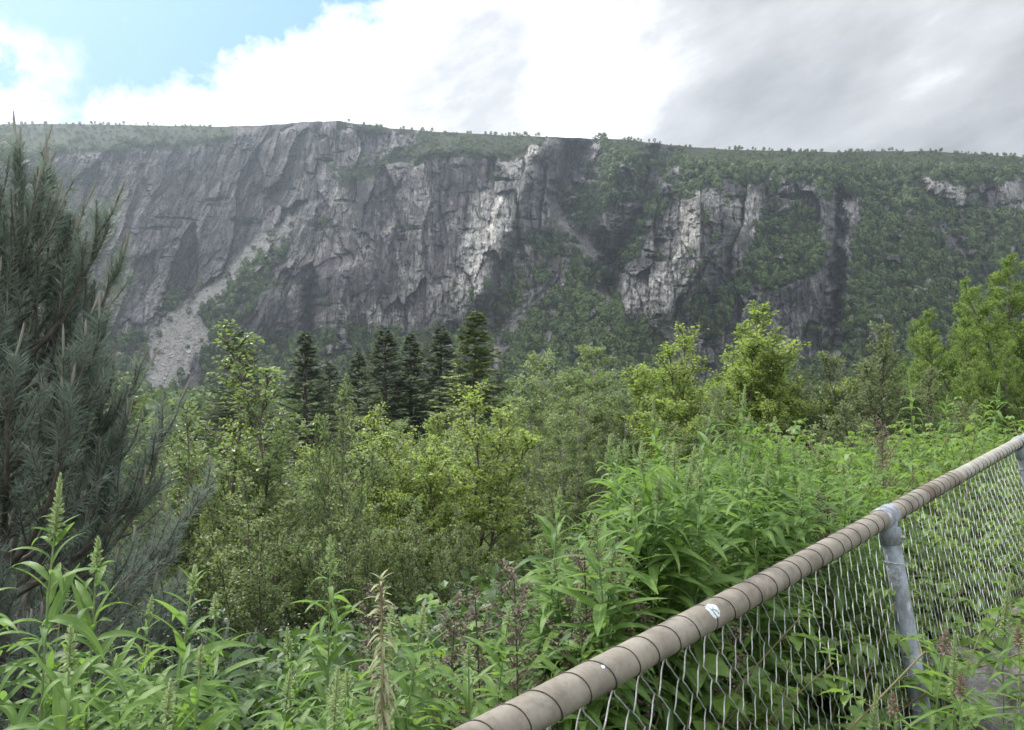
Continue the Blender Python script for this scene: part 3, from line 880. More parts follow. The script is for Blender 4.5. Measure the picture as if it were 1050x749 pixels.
def leafy_tree(seed, H, R, stems=2, nb=40, tw=9, lt=12, leaf=0.06, h0=0.15, el=0.75, bend=-0.2, spread=0.35, shape=0.75, droop=0.3, trunk_r=0.05, tintc=0.45, top=1.0):
    rng = np.random.default_rng(seed)
    K = 9
    ang = rng.uniform(0, 2 * pi) + np.arange(stems) * 2 * pi / max(stems - 1, 1) + rng.normal(0, 0.35, stems)
    SP = np.zeros((stems, K, 3))
    SR = np.zeros((stems, K))
    for s in range(stems):
        of = 0.15 if s == 0 else rng.uniform(0.35, 1.25)
        out = R * spread * of
        hs = H * (1.0 if s == 0 else rng.uniform(0.86, 0.99) - 0.16 * of * of)
        t = np.linspace(0, 1, K)
        SP[s, :, 0] = np.cos(ang[s] + s * 0) * (0.04 * R + out * t ** 1.2) + np.cumsum(rng.normal(0, 0.012 * H, K)) * t
        SP[s, :, 1] = np.sin(ang[s]) * (0.04 * R + out * t ** 1.2) + np.cumsum(rng.normal(0, 0.012 * H, K)) * t
        SP[s, :, 2] = hs * t - 0.25 * (t == 0)
        SR[s] = trunk_r * (1 - 0.9 * t) * (1 if s == 0 else 0.75) + 0.003
    wood, lv = MB(), MB()
    wood.add(*tubes(SP, SR, 7))
    NB = nb * stems
    sid = np.repeat(np.arange(stems), nb)
    tb = np.clip(h0 + (1 - h0) * (np.tile(np.linspace(0, 1, nb), stems) ** 0.9) + rng.normal(0, 0.02, NB), 0.02, 0.985)
    p0, d0 = sample_curve(SP, sid, tb)
    rel = np.clip((tb - h0) / (1 - h0), 0, 1)
    prof = np.minimum(1.0, 0.55 + 1.6 * rel) * np.clip(1.08 - rel, 0.10, 1) ** 0.55
    ln = R * prof * rng.uniform(0.55, 1.12, NB) * (0.75 if stems > 1 else 1.0)
    az = np.arange(NB) * 2.39996 + rng.normal(0, 0.3, NB)
    e = el + 0.45 * rel + rng.normal(0, 0.16, NB)
    BP = curve_pts(p0, az, e, ln, bend, 6, rng, 0.10)
    br = np.linspace(1, 0.2, 6)[None] * (0.006 + 0.010 * ln[:, None] * trunk_r / 0.05)
    wood.add(*tubes(BP, br, 4))
    bid = np.repeat(np.arange(NB), tw)
    tt = np.clip(np.tile(np.linspace(0.22, 1.0, tw), NB) + rng.normal(0, 0.04, NB * tw), 0.1, 0.99)
    p1, d1 = sample_curve(BP, bid, tt)
    azb = np.arctan2(d1[:, 1], d1[:, 0]) + rng.choice([-1, 1], len(bid)) * rng.uniform(0.35, 1.25, len(bid))
    eb = np.arcsin(np.clip(d1[:, 2], -1, 1)) * 0.6 + rng.normal(0.12, 0.35, len(bid))
    tl = (0.05 * R + 0.34 * ln[bid] * (1.15 - 0.75 * tt)) * rng.uniform(0.5, 1.2, len(bid))
    TP = curve_pts(p1, azb, eb, tl, -0.35, 4, rng, 0.12)
    wood.add(*tubes(TP, np.linspace(0.0045, 0.0015, 4)[None] * (1 + H / 8), 3))
    lid = np.repeat(np.arange(len(bid)), int(lt * 1.35))
    keep = rng.random(len(lid)) < np.clip(0.18 + 0.95 * ln[bid[lid]] / (0.62 * R), 0, 1)
    lid = lid[keep]
    t3 = rng.uniform(0.12, 1.0, len(lid))
    p2, d2 = sample_curve(TP, lid, t3)
    n = len(lid)
    side = norm(rng.normal(0, 1, (n, 3)))
    p2 = p2 + side * leaf * rng.uniform(0.1, 1.1, (n, 1))
    dl = norm(d2 * 0.5 + side * 0.9 - np.array([0, 0, droop]))
    upv = norm(rng.normal(0, 0.6, (n, 3)) + np.array([0, 0, 1.0]))
    tint = np.clip(tintc + 0.13 * rng.normal(0, 1, NB)[bid[lid]] + rng.normal(0, 0.2, n) + 0.18 * (t3 - 0.5), 0, 1)
    scatter(lv, SMALL_LEAF, frames(dl, upv), p2, leaf * rng.uniform(0.55, 1.15, n), tint)
    # sprigs: leaves set singly along the leaders
    m = 34
    sid2 = np.repeat(np.arange(stems), m)
    p3, d3 = sample_curve(SP, sid2, rng.uniform(0.72, 1.0, len(sid2)))
    sd = norm(rng.normal(0, 1, (len(sid2), 3)))
    scatter(lv, SMALL_LEAF, frames(norm(d3 * 0.6 + sd), norm(rng.normal(0, 0.6, (len(sid2), 3)) + np.array([0, 0, 1.0]))), p3 + sd * leaf * 0.6, leaf * rng.uniform(0.7, 1.2, len(sid2)), np.clip(tintc + 0.2 + rng.normal(0, 0.15, len(sid2)), 0, 1))
    return wood, lv


def spruce(seed, H, R):
    rng = np.random.default_rng(seed)
    wood, lv = MB(), MB()
    t = np.linspace(0, 1, 8)
    wood.add(*tubes(np.stack([0 * t, 0 * t, H * t - 0.3 * (t == 0)], -1), 0.016 * H * (1 - 0.97 * t) + 0.01, 7))
    nw = int(H / 0.30)
    nb = nw * 7
    h = np.repeat(np.linspace(0.05, 0.985, nw), 7) + rng.normal(0, 0.014, nb)
    az = rng.uniform(0, 2 * pi, nb)
    ln = 1.32 * R * np.clip(1.005 - h, 0.005, 1) ** 0.80 * np.minimum(1, 0.5 + h) * rng.uniform(0.5, 1.15, nb) + 0.12
    p0 = np.stack([0 * h, 0 * h, h * H], -1)
    e = 0.55 * (h - 0.45) + rng.normal(0, 0.28, nb)
    BP = curve_pts(p0, az, e - 0.15, ln, 0.35 + rng.normal(0, 0.1, nb), 5)
    wood.add(*tubes(BP, np.linspace(0.035, 0.008, 5)[None] * (0.3 + ln[:, None] / R), 3))
    k = 48
    bid = np.repeat(np.arange(nb), k)
    tt = rng.uniform(0.1, 1.0, len(bid)) ** 0.75
    p, d = sample_curve(BP, bid, tt)
    sgn = rng.choice([-1, 1], len(bid))
    side = np.stack([-d[:, 1], d[:, 0], 0 * d[:, 0]], -1) * sgn[:, None]
    dl = norm(d * 0.9 + side * rng.uniform(0.2, 1.1, (len(bid), 1)) - np.array([0, 0, 0.45]) * rng.uniform(0.2, 1.4, (len(bid), 1)))
    upv = norm(rng.normal(0, 0.35, (len(bid), 3)) + np.array([0, 0, 1.0]))
    blade = (np.array([(0, 0, 0), (-0.13, 0.35, -0.04), (0, 1.0, -0.05), (0.13, 0.35, -0.04)]), np.array([(0, 3, 2), (0, 2, 1)]), np.array([0, 1, 0, 1.0]))
    S = (0.26 + 0.26 * ln[bid] / R) * rng.uniform(0.6, 1.3, len(bid)) * (H / 18) ** 0.5
    tint = np.clip(0.35 + 0.3 * (tt - 0.5) + 0.12 * np.repeat(rng.normal(0, 1, nb), k) + rng.normal(0, 0.13, len(bid)), 0, 1)
    scatter(lv, blade, frames(dl, upv), p, S, tint)
    return wood, lv


def pine(seed, H):
    """young pine with long upright shoots"""
    rng = np.random.default_rng(seed)
    wood, lv, cd = MB(), MB(), MB()
    t = np.linspace(0, 1, 10)
    TR = np.stack([0.10 * np.sin(t * 3), 0.05 * np.sin(t * 5), H * t - 0.3 * (t == 0)], -1)[None]
    wood.add(*tubes(TR, 0.065 * (1 - 0.86 * t), 8))
    nw, per = 17, 7
    nb = nw * per
    h = np.repeat(np.linspace(0.10, 0.97, nw), per) + rng.normal(0, 0.012, nb)
    az = np.tile(np.arange(per) * 2 * pi / per, nw) + np.repeat(rng.uniform(0, 6, nw), per) + rng.normal(0, 0.2, nb)
    ln = 1.50 * (np.clip(1.10 - h, 0.1, 1)) ** 0.22 * rng.uniform(0.7, 1.1, nb)
    p0, _ = sample_curve(TR, np.zeros(nb, int), h)
    BP = curve_pts(p0, az, 0.05 + 0.65 * h + rng.normal(0, 0.12, nb), ln, 0.85, 7, rng, 0.06)
    wood.add(*tubes(BP, np.linspace(0.02, 0.006, 7)[None] * (0.5 + 0.5 * ln[:, None]), 5))
    m = 13
    bid = np.repeat(np.arange(nb), m)
    tt = np.clip(np.tile(np.linspace(0.25, 1.0, m), nb) + rng.normal(0, 0.03, nb * m), 0, 0.995)
    p1, d1 = sample_curve(BP, bid, tt)
    azb = np.arctan2(d1[:, 1], d1[:, 0]) + np.tile(np.array([1, -1] * m)[:m], nb) * rng.uniform(0.3, 1.0, len(bid)) * (tt < 0.97)
    tl = (0.20 + 0.42 * (1 - tt)) * rng.uniform(0.8, 1.2, len(bid))
    TP = curve_pts(p1, azb, np.arcsin(np.clip(d1[:, 2], -1, 1)) * 0.7 + rng.normal(0.22, 0.2, len(bid)), tl, 0.5, 5, rng, 0.05)
    wood.add(*tubes(TP, np.linspace(0.006, 0.004, 5)[None], 4))
    # needles: bushy brushes along every shoot
    k = 105
    lid = np.repeat(np.arange(len(bid)), k)
    t3 = rng.uniform(0.05, 1.0, len(lid))
    p2, d2 = sample_curve(TP, lid, t3)
    n = len(lid)
    side = norm(np.cross(d2, rng.normal(0, 1, (n, 3))))
    dl = norm(d2 * rng.uniform(0.35, 1.1, (n, 1)) + side * 0.75)
    needle = (np.array([(-0.026, 0, 0), (0.026, 0, 0), (0.018, 0.7, 0.02), (0, 1.0, 0)]), np.array([(0, 1, 2, 3)]), np.ones(4))
    tint = np.clip(0.4 + rng.normal(0, 0.2, n) + 0.25 * (t3 - 0.5), 0, 1)
    scatter(lv, needle, frames(dl, norm(rng.normal(0, 1, (n, 3)))), p2, rng.uniform(0.06, 0.10, n), tint)
    # pale upright candles at the shoot ends of the upper branches
    ends = np.nonzero((tt > 0.93) | (rng.random(len(bid)) < 0.10))[0]
    pe = TP[ends, -1]
    cl = rng.uniform(0.07, 0.17, len(ends)) * (0.6 + 0.7 * h[bid[ends]])
    pts = curve_pts(pe, azb[ends], np.full(len(ends), 1.25) + rng.normal(0, 0.12, len(ends)), cl, 0.2, 5)
    cd.add(*tubes(pts, np.array([0.005, 0.007, 0.0075, 0.0065, 0.002])[None], 6), tint=0.5)
    topc = curve_pts(np.repeat(TR[0, -1:], 4, 0), np.array([0, 1.6, 3.3, 4.8]), np.array([1.5, 1.2, 1.15, 1.25]), np.array([0.42, 0.28, 0.25, 0.3]), 0.15, 5)
    cd.add(*tubes(topc, np.array([0.007, 0.010, 0.011, 0.009, 0.002])[None], 6), tint=0.5)
    # short young needles on the candles
    ap = np.concatenate([pts, topc])
    k = 46
    ci = np.repeat(np.arange(len(ap)), k)
    t4 = rng.uniform(0.1, 1, len(ci))
    p3, d3 = sample_curve(ap, ci, t4)
    sd = norm(np.cross(d3, rng.normal(0, 1, (len(ci), 3))))
    scatter(cd, needle, frames(norm(d3 + sd * 0.55), sd), p3 + sd * 0.009, rng.uniform(0.012, 0.024, len(ci)), rng.random(len(ci)))
    return wood, lv, cd


def leafy_thing(name, parts, label, cat, group):
    """parts: list of (part name, mesh)"""
    r = thing(name, label=label, cat=cat, group=group)
    for pn, me in parts:
        link(pn, me, r)
    return r


def copy_thing(src, label=None, group=None):
    c = src.copy()
    COL.objects.link(c)
    if label:
        c['label'] = label
    if group:
        c['group'] = group
    for ch in KIDS[src.name]:
        d = ch.copy()
        COL.objects.link(d)
        d.parent = c
    return c


KIDS = {}
USED = set()


class Kind:
    """a kind of plant: meshes made once, placed many times"""
    def __init__(self, name, cat, variants):
        self.name, self.cat, self.protos, self.n = name, cat, [], len(variants)
        self.meshes, self.h = variants, [v[0] for v in variants]

    def place(self, i, x, y, z, scale, rz, label, group=None, tilt=(0, 0), sxy=None):
        i %= self.n
        key = (self.name, i)
        if key not in USED:
            USED.add(key)
            r = thing(self.name, label=label, cat=self.cat, group=group)
            kids = [link(pn, me, r) for pn, me in self.meshes[i][1]]
            KIDS[r.name] = kids
            self.protos.append((i, r))
            if group is None and 'group' in r:
                del r['group']
        else:
            src = [r for j, r in self.protos if j == i][0]
            r = copy_thing(src, label)
            if 'group' in r:
                del r['group']
            if group:
                r['group'] = group
        r.location = (x, y, z)
        r.rotation_euler = (tilt[0], tilt[1], rz)
        s = sxy if sxy is not None else scale
        r.scale = (s, s, scale)
        return r


def tree_variant(H, mats, wl, nm=('trunk', 'crown')):
    wood, lv = wl
    return (H, [(nm[0], wood.mesh(nm[0], mats[0], True)), (nm[1], lv.mesh(nm[1], mats[1]))])


def build_trees():
    rnd = random.Random(4)
    birches = Kind('birch_tree', 'tree', [
        tree_variant(5.4, (M['bark'], M['birch']), leafy_tree(1, 5.4, 1.25, 6, 26, 10, 9, 0.056, 0.26, 0.75, -0.15, spread=0.8, trunk_r=0.028)),
        tree_variant(5.0, (M['bark'], M['birch']), leafy_tree(2, 5.0, 1.25, 7, 24, 10, 9, 0.056, 0.26, 0.7, -0.2, spread=0.9, trunk_r=0.026)),
        tree_variant(7.4, (M['birch_bark'], M['birch']), leafy_tree(3, 7.4, 1.9, 5, 36, 12, 12, 0.068, 0.26, 0.6, -0.3, trunk_r=0.045, spread=0.75)),
        tree_variant(8.0, (M['birch_bark'], M['birch']), leafy_tree(4, 8.0, 2.1, 4, 44, 12, 17, 0.070, 0.32, 0.55, -0.4, trunk_r=0.055, spread=0.6)),
    ])
    bright = Kind('bright_birch_tree', 'tree', [
        tree_variant(5.0, (M['bark'], M['birch_bright']), leafy_tree(5, 5.0, 1.5, 7, 28, 11, 11, 0.058, 0.22, 0.75, -0.15, spread=0.8, tintc=0.52, trunk_r=0.028)),
        tree_variant(6.2, (M['bark'], M['birch_bright']), leafy_tree(6, 6.2, 1.8, 8, 30, 11, 16, 0.066, 0.18, 0.8, -0.1, spread=0.85, tintc=0.52, trunk_r=0.035)),
    ])
    willows = Kind('willow_bush', 'bush', [
        tree_variant(4.5, (M['bark'], M['willow']), leafy_tree(7, 4.5, 2.0, 5, 26, 9, 15, 0.072, 0.05, 0.8, -0.1, spread=0.6, droop=0.1)),
        tree_variant(3.2, (M['bark'], M['willow']), leafy_tree(8, 3.2, 1.5, 5, 22, 9, 13, 0.062, 0.05, 0.8, -0.1, spread=0.6, droop=0.1)),
    ])
    alders = Kind('alder_bush', 'bush', [
        tree_variant(3.4, (M['bark'], M['alder']), leafy_tree(9, 3.4, 1.35, 4, 24, 8, 12, 0.075, 0.05, 0.6, 0.0, spread=0.6)),
        tree_variant(2.4, (M['bark'], M['alder']), leafy_tree(10, 2.4, 1.1, 4, 20, 8, 11, 0.062, 0.05, 0.6, 0.0, spread=0.6)),
    ])
    rowans = Kind('rowan_tree', 'tree', [
        tree_variant(8.0, (M['bark'], M['dense']), leafy_tree(11, 8.0, 2.5, 6, 34, 11, 17, 0.095, 0.08, 0.6, -0.2, trunk_r=0.07, spread=0.85)),
        tree_variant(7.0, (M['bark'], M['dense']), leafy_tree(12, 7.0, 2.3, 7, 30, 11, 17, 0.09, 0.06, 0.6, -0.2, trunk_r=0.06, spread=0.95)),
    ])
    spruces = Kind('spruce_tree', 'tree', [
        tree_variant(20, (M['bark'], M['spruce']), spruce(21, 20, 3.3)),
        tree_variant(18, (M['bark'], M['spruce']), spruce(22, 18, 3.6)),
    ])
    light_spruce = Kind('pale_spruce_tree', 'tree', [tree_variant(20, (M['bark'], M['spruce_light']), spruce(23, 20, 3.5))])
    bright.name = 'bright_birch_tree'

    def put(kind, i, tx, ty, Y, label, group=None, wide=1.0):
        x = (tx - 525) / F * Y
        z0 = gz1(x, Y) - 0.05
        top = EYE + (390 - ty) / F * Y
        s = (top - z0) / kind.h[i % kind.n]
        return kind.place(i, x, Y, z0, s, rnd.uniform(0, 6.28), label, group, sxy=s * wide)

    g = 'spruces in the dark stand'
    put(spruces, 0, 313, 343, 78, 'dark spruce standing apart left of the spruce stand, behind a loose birch', g, 1.45)
    put(spruces, 1, 395, 340, 82, 'dark spruce with the broadest skirt at the left end of the stand', g, 1.6)
    put(spruces, 0, 421, 344, 88, 'dark spruce second from the left in the spruce stand', g, 1.6)
    put(spruces, 1, 452, 338, 84, 'narrow dark spruce beside the pale spruce, third in the stand', g, 1.6)
    put(light_spruce, 0, 487, 320, 74, 'tall yellow-green spruce at the right end of the dark stand', g, 1.6)
    put(spruces, 1, 246, 340, 95, 'dark spruce whose tip shows just above the loose birch crown', g, 1.6)
    put(spruces, 0, 368, 362, 92, 'small dark spruce half hidden left of the broad skirted one', g, 1.6)
    put(spruces, 1, 338, 372, 100, 'short dark spruce between the lone spruce and the stand', g, 1.6)
    # near birches on the slope
    g = 'young birches on the slope below the fence'
    put(birches, 0, 250, 342, 10.0, 'loose young birch with pale sprigs, nearest and tallest, beside the pine', g, 1.5)
    put(birches, 1, 205, 420, 9.0, 'thin young birch between the pine and the loose sprigged birch', g)
    put(birches, 0, 347, 395, 9.5, 'slender whip-like birch with wispy top in front of the spruces', g, 0.62)
    put(birches, 1, 300, 440, 11.5, 'leafy young birch right of the loose sprigged birch', g, 1.1)
    put(birches, 1, 385, 452, 12.5, 'low rounded birch in front of the dark spruce stand', g)
    put(bright, 0, 470, 408, 13.0, 'dense yellow-green birch in the middle, below the pale spruce', g, 1.45)
    put(bright, 0, 425, 470, 12.0, 'small bright birch leaning against the dense yellow-green one', g)
    put(birches, 2, 545, 368, 20.0, 'grey-green birch right of the pale spruce with a loose pointed top', g, 1.3)
    put(birches, 3, 612, 362, 24.0, 'tall birch with double tip right of the woodland cone', g, 1.3)
    put(birches, 2, 590, 410, 17.0, 'soft grey-green birch behind the fireweed bank, lower of two', g, 1.1)
    put(birches, 2, 655, 388, 22.0, 'birch between the tall double tip and the bright clump', g, 1.2)
    put(bright, 1, 692, 358, 22.0, 'narrow bright birch at the left foot of the bright clump', g, 0.7)
    put(bright, 1, 755, 322, 17.0, 'bright yellow-green birch clump rising highest right of centre', g, 1.45)
    put(bright, 0, 722, 345, 17.6, 'bright birch on the left flank of the tall clump', g, 1.3)
    put(bright, 1, 786, 342, 18.2, 'bright birch close behind the right flank of the tall clump', g, 1.3)
    put(bright, 1, 800, 372, 16.0, 'bright birch making the right shoulder of the tall clump', g, 1.3)
    put(birches, 2, 730, 400, 14.5, 'shaded birch directly under the tall bright clump', g, 1.2)
    put(willows, 0, 888, 345, 15.0, 'grey-green willow bush standing alone right of the bright clump', None, 1.05)
    put(willows, 0, 835, 388, 16.5, 'grey-green willow in the dip between bright clump and lone willow', None)
    put(willows, 1, 945, 385, 15.0, 'low willow between the lone willow and the tall rowans', None, 1.1)
    put(willows, 1, 870, 420, 11.0, 'low willow above the leafy bank, left of the brown seed heads', None, 1.2)
    # right hand trees
    g = 'rowans on the right hand slope'
    put(rowans, 1, 962, 322, 38.0, 'rowan at the left edge of the green group on the right', g)
    put(rowans, 0, 1000, 302, 34.0, 'rowan with rounded crown in the middle of the right hand group', g)
    put(rowans, 1, 1048, 268, 26.0, 'tallest bright rowan cut off by the right edge of the photograph', g, 1.0)
    put(rowans, 0, 1030, 345, 20.0, 'lower rowan in front of the tallest one at the right edge', g, 0.8)
    put(rowans, 1, 985, 375, 24.0, 'small rowan just above the leafy bank at the right', g, 0.9)
    put(rowans, 0, 1080, 290, 30.0, 'rowan beyond the right edge, only its left branches in view', g)
    put(rowans, 1, 930, 375, 44.0, 'distant low rowan behind the lone willow', g)
    # fill on the slope and along the river
    g = 'birches filling the slope down to the river'
    fill = []
    for tx in list(range(-260, 90, 50)) + list(range(90, 960, 27)):
        fill.append((tx + rnd.uniform(-10, 10), 445 + rnd.uniform(-22, 25) - (12 if tx > 520 else 0), rnd.uniform(26, 42)))
    for tx in (130, 320, 480, 520, 560, 600, 640):
        fill.append((tx + rnd.uniform(-12, 12), 495 + rnd.uniform(-15, 25), rnd.uniform(15, 24)))
    for k, (tx, ty, Y) in enumerate(fill):
        put(birches if k % 3 else bright, k % 4 if k % 3 else k % 2, tx, ty, Y, 'mid-green birch merging into the thicket above the river' if k % 3 else 'yellow-green birch merging into the thicket above the river',
            g if k % 3 else 'yellow-green birches filling the slope', 1.15)
    g = 'alders low on the slope'
    for k in range(24):
        tx = 130 + k * 20 + rnd.uniform(-8, 8)
        put(alders, k % 2, tx, (606 if tx > 470 else 648) + rnd.uniform(-34, 26), rnd.uniform(4.5, 9.5), 'dark leafy alder bush low on the slope under the birches', g, 1.1)
    for k in range(7):
        tx = 150 + k * 55 + rnd.uniform(-12, 12)
        put(birches, k % 2, tx, 505 + rnd.uniform(-20, 20), rnd.uniform(7.5, 10), 'thin twiggy birch in the understorey above the alders', 'twiggy birches of the understorey', 1.1)
    # the pine
    wood, lv, cd = pine(31, 3.42)
    x, y = -3.08, 4.5
    r = thing('pine_tree', (x, y, gz1(x, y) - 0.05), 0.6, label='young pine with long blue-green needles and pale upright candles', cat='tree')
    wood.obj('trunk', M['pine_bark'], r, True)
    lv.obj('crown', M['pine'], r)
    cd.obj('shoot_candles', M['candle'], r, True)


# ------------------------------------------------------------------ foreground plants
LEAF_ARCH = [leaf_template(8, 0.150, b, 0.30, 0.72) for b in (0.5, 1.1, 1.75)]
BUD = leaf_template(4, 0.30, 0.2, 0.9, 0.9)


def fireweed(seed, H=1.4, nleaf=118, leaf=0.112, spike=0.055, narrow=1.0, pink=False, lean=0.05):
    rng = np.random.default_rng(seed)
    K = 9
    t = np.linspace(0, 1, K)
    a = rng.uniform(0, 6.28)
    P = np.stack([cos(a) * lean * H * t ** 2 + 0.006 * np.sin(t * 9), sin(a) * lean * H * t ** 2 + 0.006 * np.cos(t * 8), H * t - 0.1 * (t == 0)], -1)[None]
    st = MB()
    st.add(*tubes(P, 0.0052 * (1 - 0.72 * t), 6))
    lf = MB()
    n = nleaf
    tl = np.linspace(0.20, 1 - spike / H * 0.75, n) + rng.normal(0, 0.004, n)
    p, d = sample_curve(P, np.zeros(n, int), tl)
    az = np.arange(n) * 2.39996 + rng.normal(0, 0.25, n)
    rel = (tl - tl[0]) / (tl[-1] - tl[0])
    size = leaf * (0.60 + 0.70 * np.sin(pi * np.clip(rel * 0.70 + 0.14, 0, 1))) * np.where(rel > 0.90, 1 - 6.5 * (rel - 0.90), 1) * rng.uniform(0.8, 1.15, n)
    el = np.interp(rel, [0, 0.5, 0.85, 1.0], [-0.1, 0.25, 0.50, 0.80]) + rng.normal(0, 0.22, n)
    dl = np.stack([np.cos(el) * np.cos(az), np.cos(el) * np.sin(az), np.sin(el)], -1)
    up = norm(np.array([0, 0, 1.0]) + rng.normal(0, 0.22, (n, 3)))
    which = rng.integers(0, 3, n)
    for w in range(3):
        m = which == w
        S = np.stack([size[m] * narrow, size[m], size[m]], -1)
        scatter(lf, LEAF_ARCH[w], frames(dl[m], up[m]), p[m], S, np.clip(0.22 + 0.50 * rel[m] + rng.normal(0, 0.18, m.sum()), 0, 1))
    bd = MB()
    nb = int(95 * spike / 0.10)
    tb = 1 - spike / H * (1 - np.linspace(0, 1, nb) ** 0.9) + 0.0
    p, d = sample_curve(P, np.zeros(nb, int), np.clip(tb, 0, 0.999))
    rl = np.linspace(0, 1, nb)
    az = np.arange(nb) * 2.39996
    el = np.interp(rl, [0, 0.35, 1], [-0.25, 0.35, 1.25]) + rng.normal(0, 0.15, nb)
    dl = np.stack([np.cos(el) * np.cos(az), np.cos(el) * np.sin(az), np.sin(el)], -1)
    S = np.interp(rl, [0, 0.3, 1], [0.016, 0.014, 0.007]) * rng.uniform(0.8, 1.2, nb)
    for k in range(2):          # two crossed blades make a plump bud
        up = np.array([0, 0, 1.0]) if k == 0 else np.stack([-np.sin(az), np.cos(az), 0 * az], -1)
        scatter(bd, BUD, frames(dl, np.broadcast_to(up, dl.shape)), p, S, np.clip(0.3 + 0.5 * rl + rng.normal(0, 0.15, nb), 0, 1))
    return (H, [('stem', st.mesh('stem', M['fw_stem'], True)), ('foliage', lf.mesh('foliage', M['fw_leaf'], True)), ('flower_spike', bd.mesh('flower_spike', M['fw_pink'] if pink else M['fw_bud'], True))])


OVATE = leaf_template(8, 0.62, 0.7, 0.28, 0.62, wave=0.12)


def raspberry(seed, H=1.1, canes=5):
    rng = np.random.default_rng(seed)
    K = 7
    az = rng.uniform(0, 6.28, canes)
    p0 = np.stack([rng.normal(0, 0.06, canes), rng.normal(0, 0.06, canes), np.full(canes, -0.05)], -1)
    ln = H * rng.uniform(0.85, 1.2, canes)
    CP = curve_pts(p0, az, np.full(canes, 1.42), ln, -0.95 * rng.uniform(0.5, 1.2, canes), K, rng, 0.1)
    st, lf = MB(), MB()
    st.add(*tubes(CP, np.linspace(0.0045, 0.002, K)[None], 5))
    per = 15
    cid = np.repeat(np.arange(canes), per)
    tt = np.tile(np.linspace(0.22, 0.98, per), canes) + rng.normal(0, 0.01, canes * per)
    p, d = sample_curve(CP, cid, tt)
    n = len(cid)
    a = np.arange(n) * 2.39996 + rng.normal(0, 0.3, n)
    pl = rng.uniform(0.05, 0.10, n) * (1.1 - 0.4 * tt)
    PP = curve_pts(p, a, rng.uniform(0.2, 0.8, n), pl, -0.5, 4)
    st.add(*tubes(PP, np.array([0.0018, 0.0015, 0.0012, 0.001])[None], 3))
    ends, dirs = PP[:, -1], norm(PP[:, -1] - PP[:, -2])
    sz = rng.uniform(0.075, 0.115, n) * (1.15 - 0.5 * tt)
    sd = norm(np.cross(dirs, np.array([0, 0, 1.0])))
    up = norm(np.array([0, 0, 1.0]) + rng.normal(0, 0.22, (n, 3)))
    base_t = np.clip(0.32 + 0.40 * tt + rng.normal(0, 0.14, n), 0, 1)
    for k, (w, back, sc) in enumerate(((0, 0.0, 1.0), (1.0, 0.2, 0.8), (-1.0, 0.2, 0.8), (1.2, 0.65, 0.62), (-1.2, 0.65, 0.62))):
        m = np.ones(n, bool) if k < 3 else (rng.random(n) < 0.6)
        pos = ends - dirs * (back * 0.06)
        dl = norm(dirs * (0.75 if w else 1.0) + sd * w * 0.9 - np.array([0, 0, 0.30]) * rng.uniform(0.4, 1.6, (n, 1)))
        scatter(lf, OVATE, frames(dl[m], up[m]), pos[m], sz[m] * sc, np.clip(base_t[m] + rng.normal(0, 0.06, m.sum()), 0, 1))
    return (H, [('canes', st.mesh('canes', M['cane'], True)), ('foliage', lf.mesh('foliage', M['rasp'], True))])


def dry_seedhead(seed, H=1.3):
    rng = np.random.default_rng(seed)
    t = np.linspace(0, 1, 7)
    P = np.stack([0.03 * H * t ** 2, 0.01 * np.sin(t * 5), H * t - 0.05 * (t == 0)], -1)[None]
    st, hd = MB(), MB()
    st.add(*tubes(P, 0.0034 * (1 - 0.55 * t), 5))
    nb = 26
    tb = np.concatenate([np.linspace(0.70, 0.99, 20), rng.uniform(0.45, 0.7, 6)])
    p, d = sample_curve(P, np.zeros(nb, int), tb)
    az = np.arange(nb) * 2.39996
    ln = rng.uniform(0.035, 0.085, nb) * (1.25 - 0.5 * (tb - 0.6))
    BP = curve_pts(p, az, rng.uniform(0.3, 1.0, nb), ln, 0.2, 4, rng, 0.2)
    st.add(*tubes(BP, np.array([0.0016, 0.0013, 0.001, 0.0008])[None], 3))
    k = 40
    bid = np.repeat(np.arange(nb), k)
    p, d = sample_curve(BP, bid, rng.uniform(0.3, 1, len(bid)))
    n = len(bid)
    dr = norm(rng.normal(0, 1, (n, 3)))
    scatter(hd, SMALL_LEAF, frames(dr, norm(rng.normal(0, 1, (n, 3)))), p + dr * 0.006, rng.uniform(0.005, 0.014, n), rng.random(n))
    # shrivelled curled leaves down the stem
    m = 12
    tl = rng.uniform(0.25, 0.75, m)
    p, d = sample_curve(P, np.zeros(m, int), tl)
    a = rng.uniform(0, 6.28, m)
    e = rng.uniform(-0.9, 0.2, m)
    dl = np.stack([np.cos(e) * np.cos(a), np.cos(e) * np.sin(a), np.sin(e)], -1)
    scatter(hd, LEAF_ARCH[2], frames(dl, norm(rng.normal(0, 0.6, (m, 3)) + np.array([0, 0, 1]))), p, rng.uniform(0.04, 0.09, m), rng.random(m))
    return (H, [('stem', st.mesh('stem', M['drystem'], True)), ('seed_head', hd.mesh('seed_head', M['dry']))])


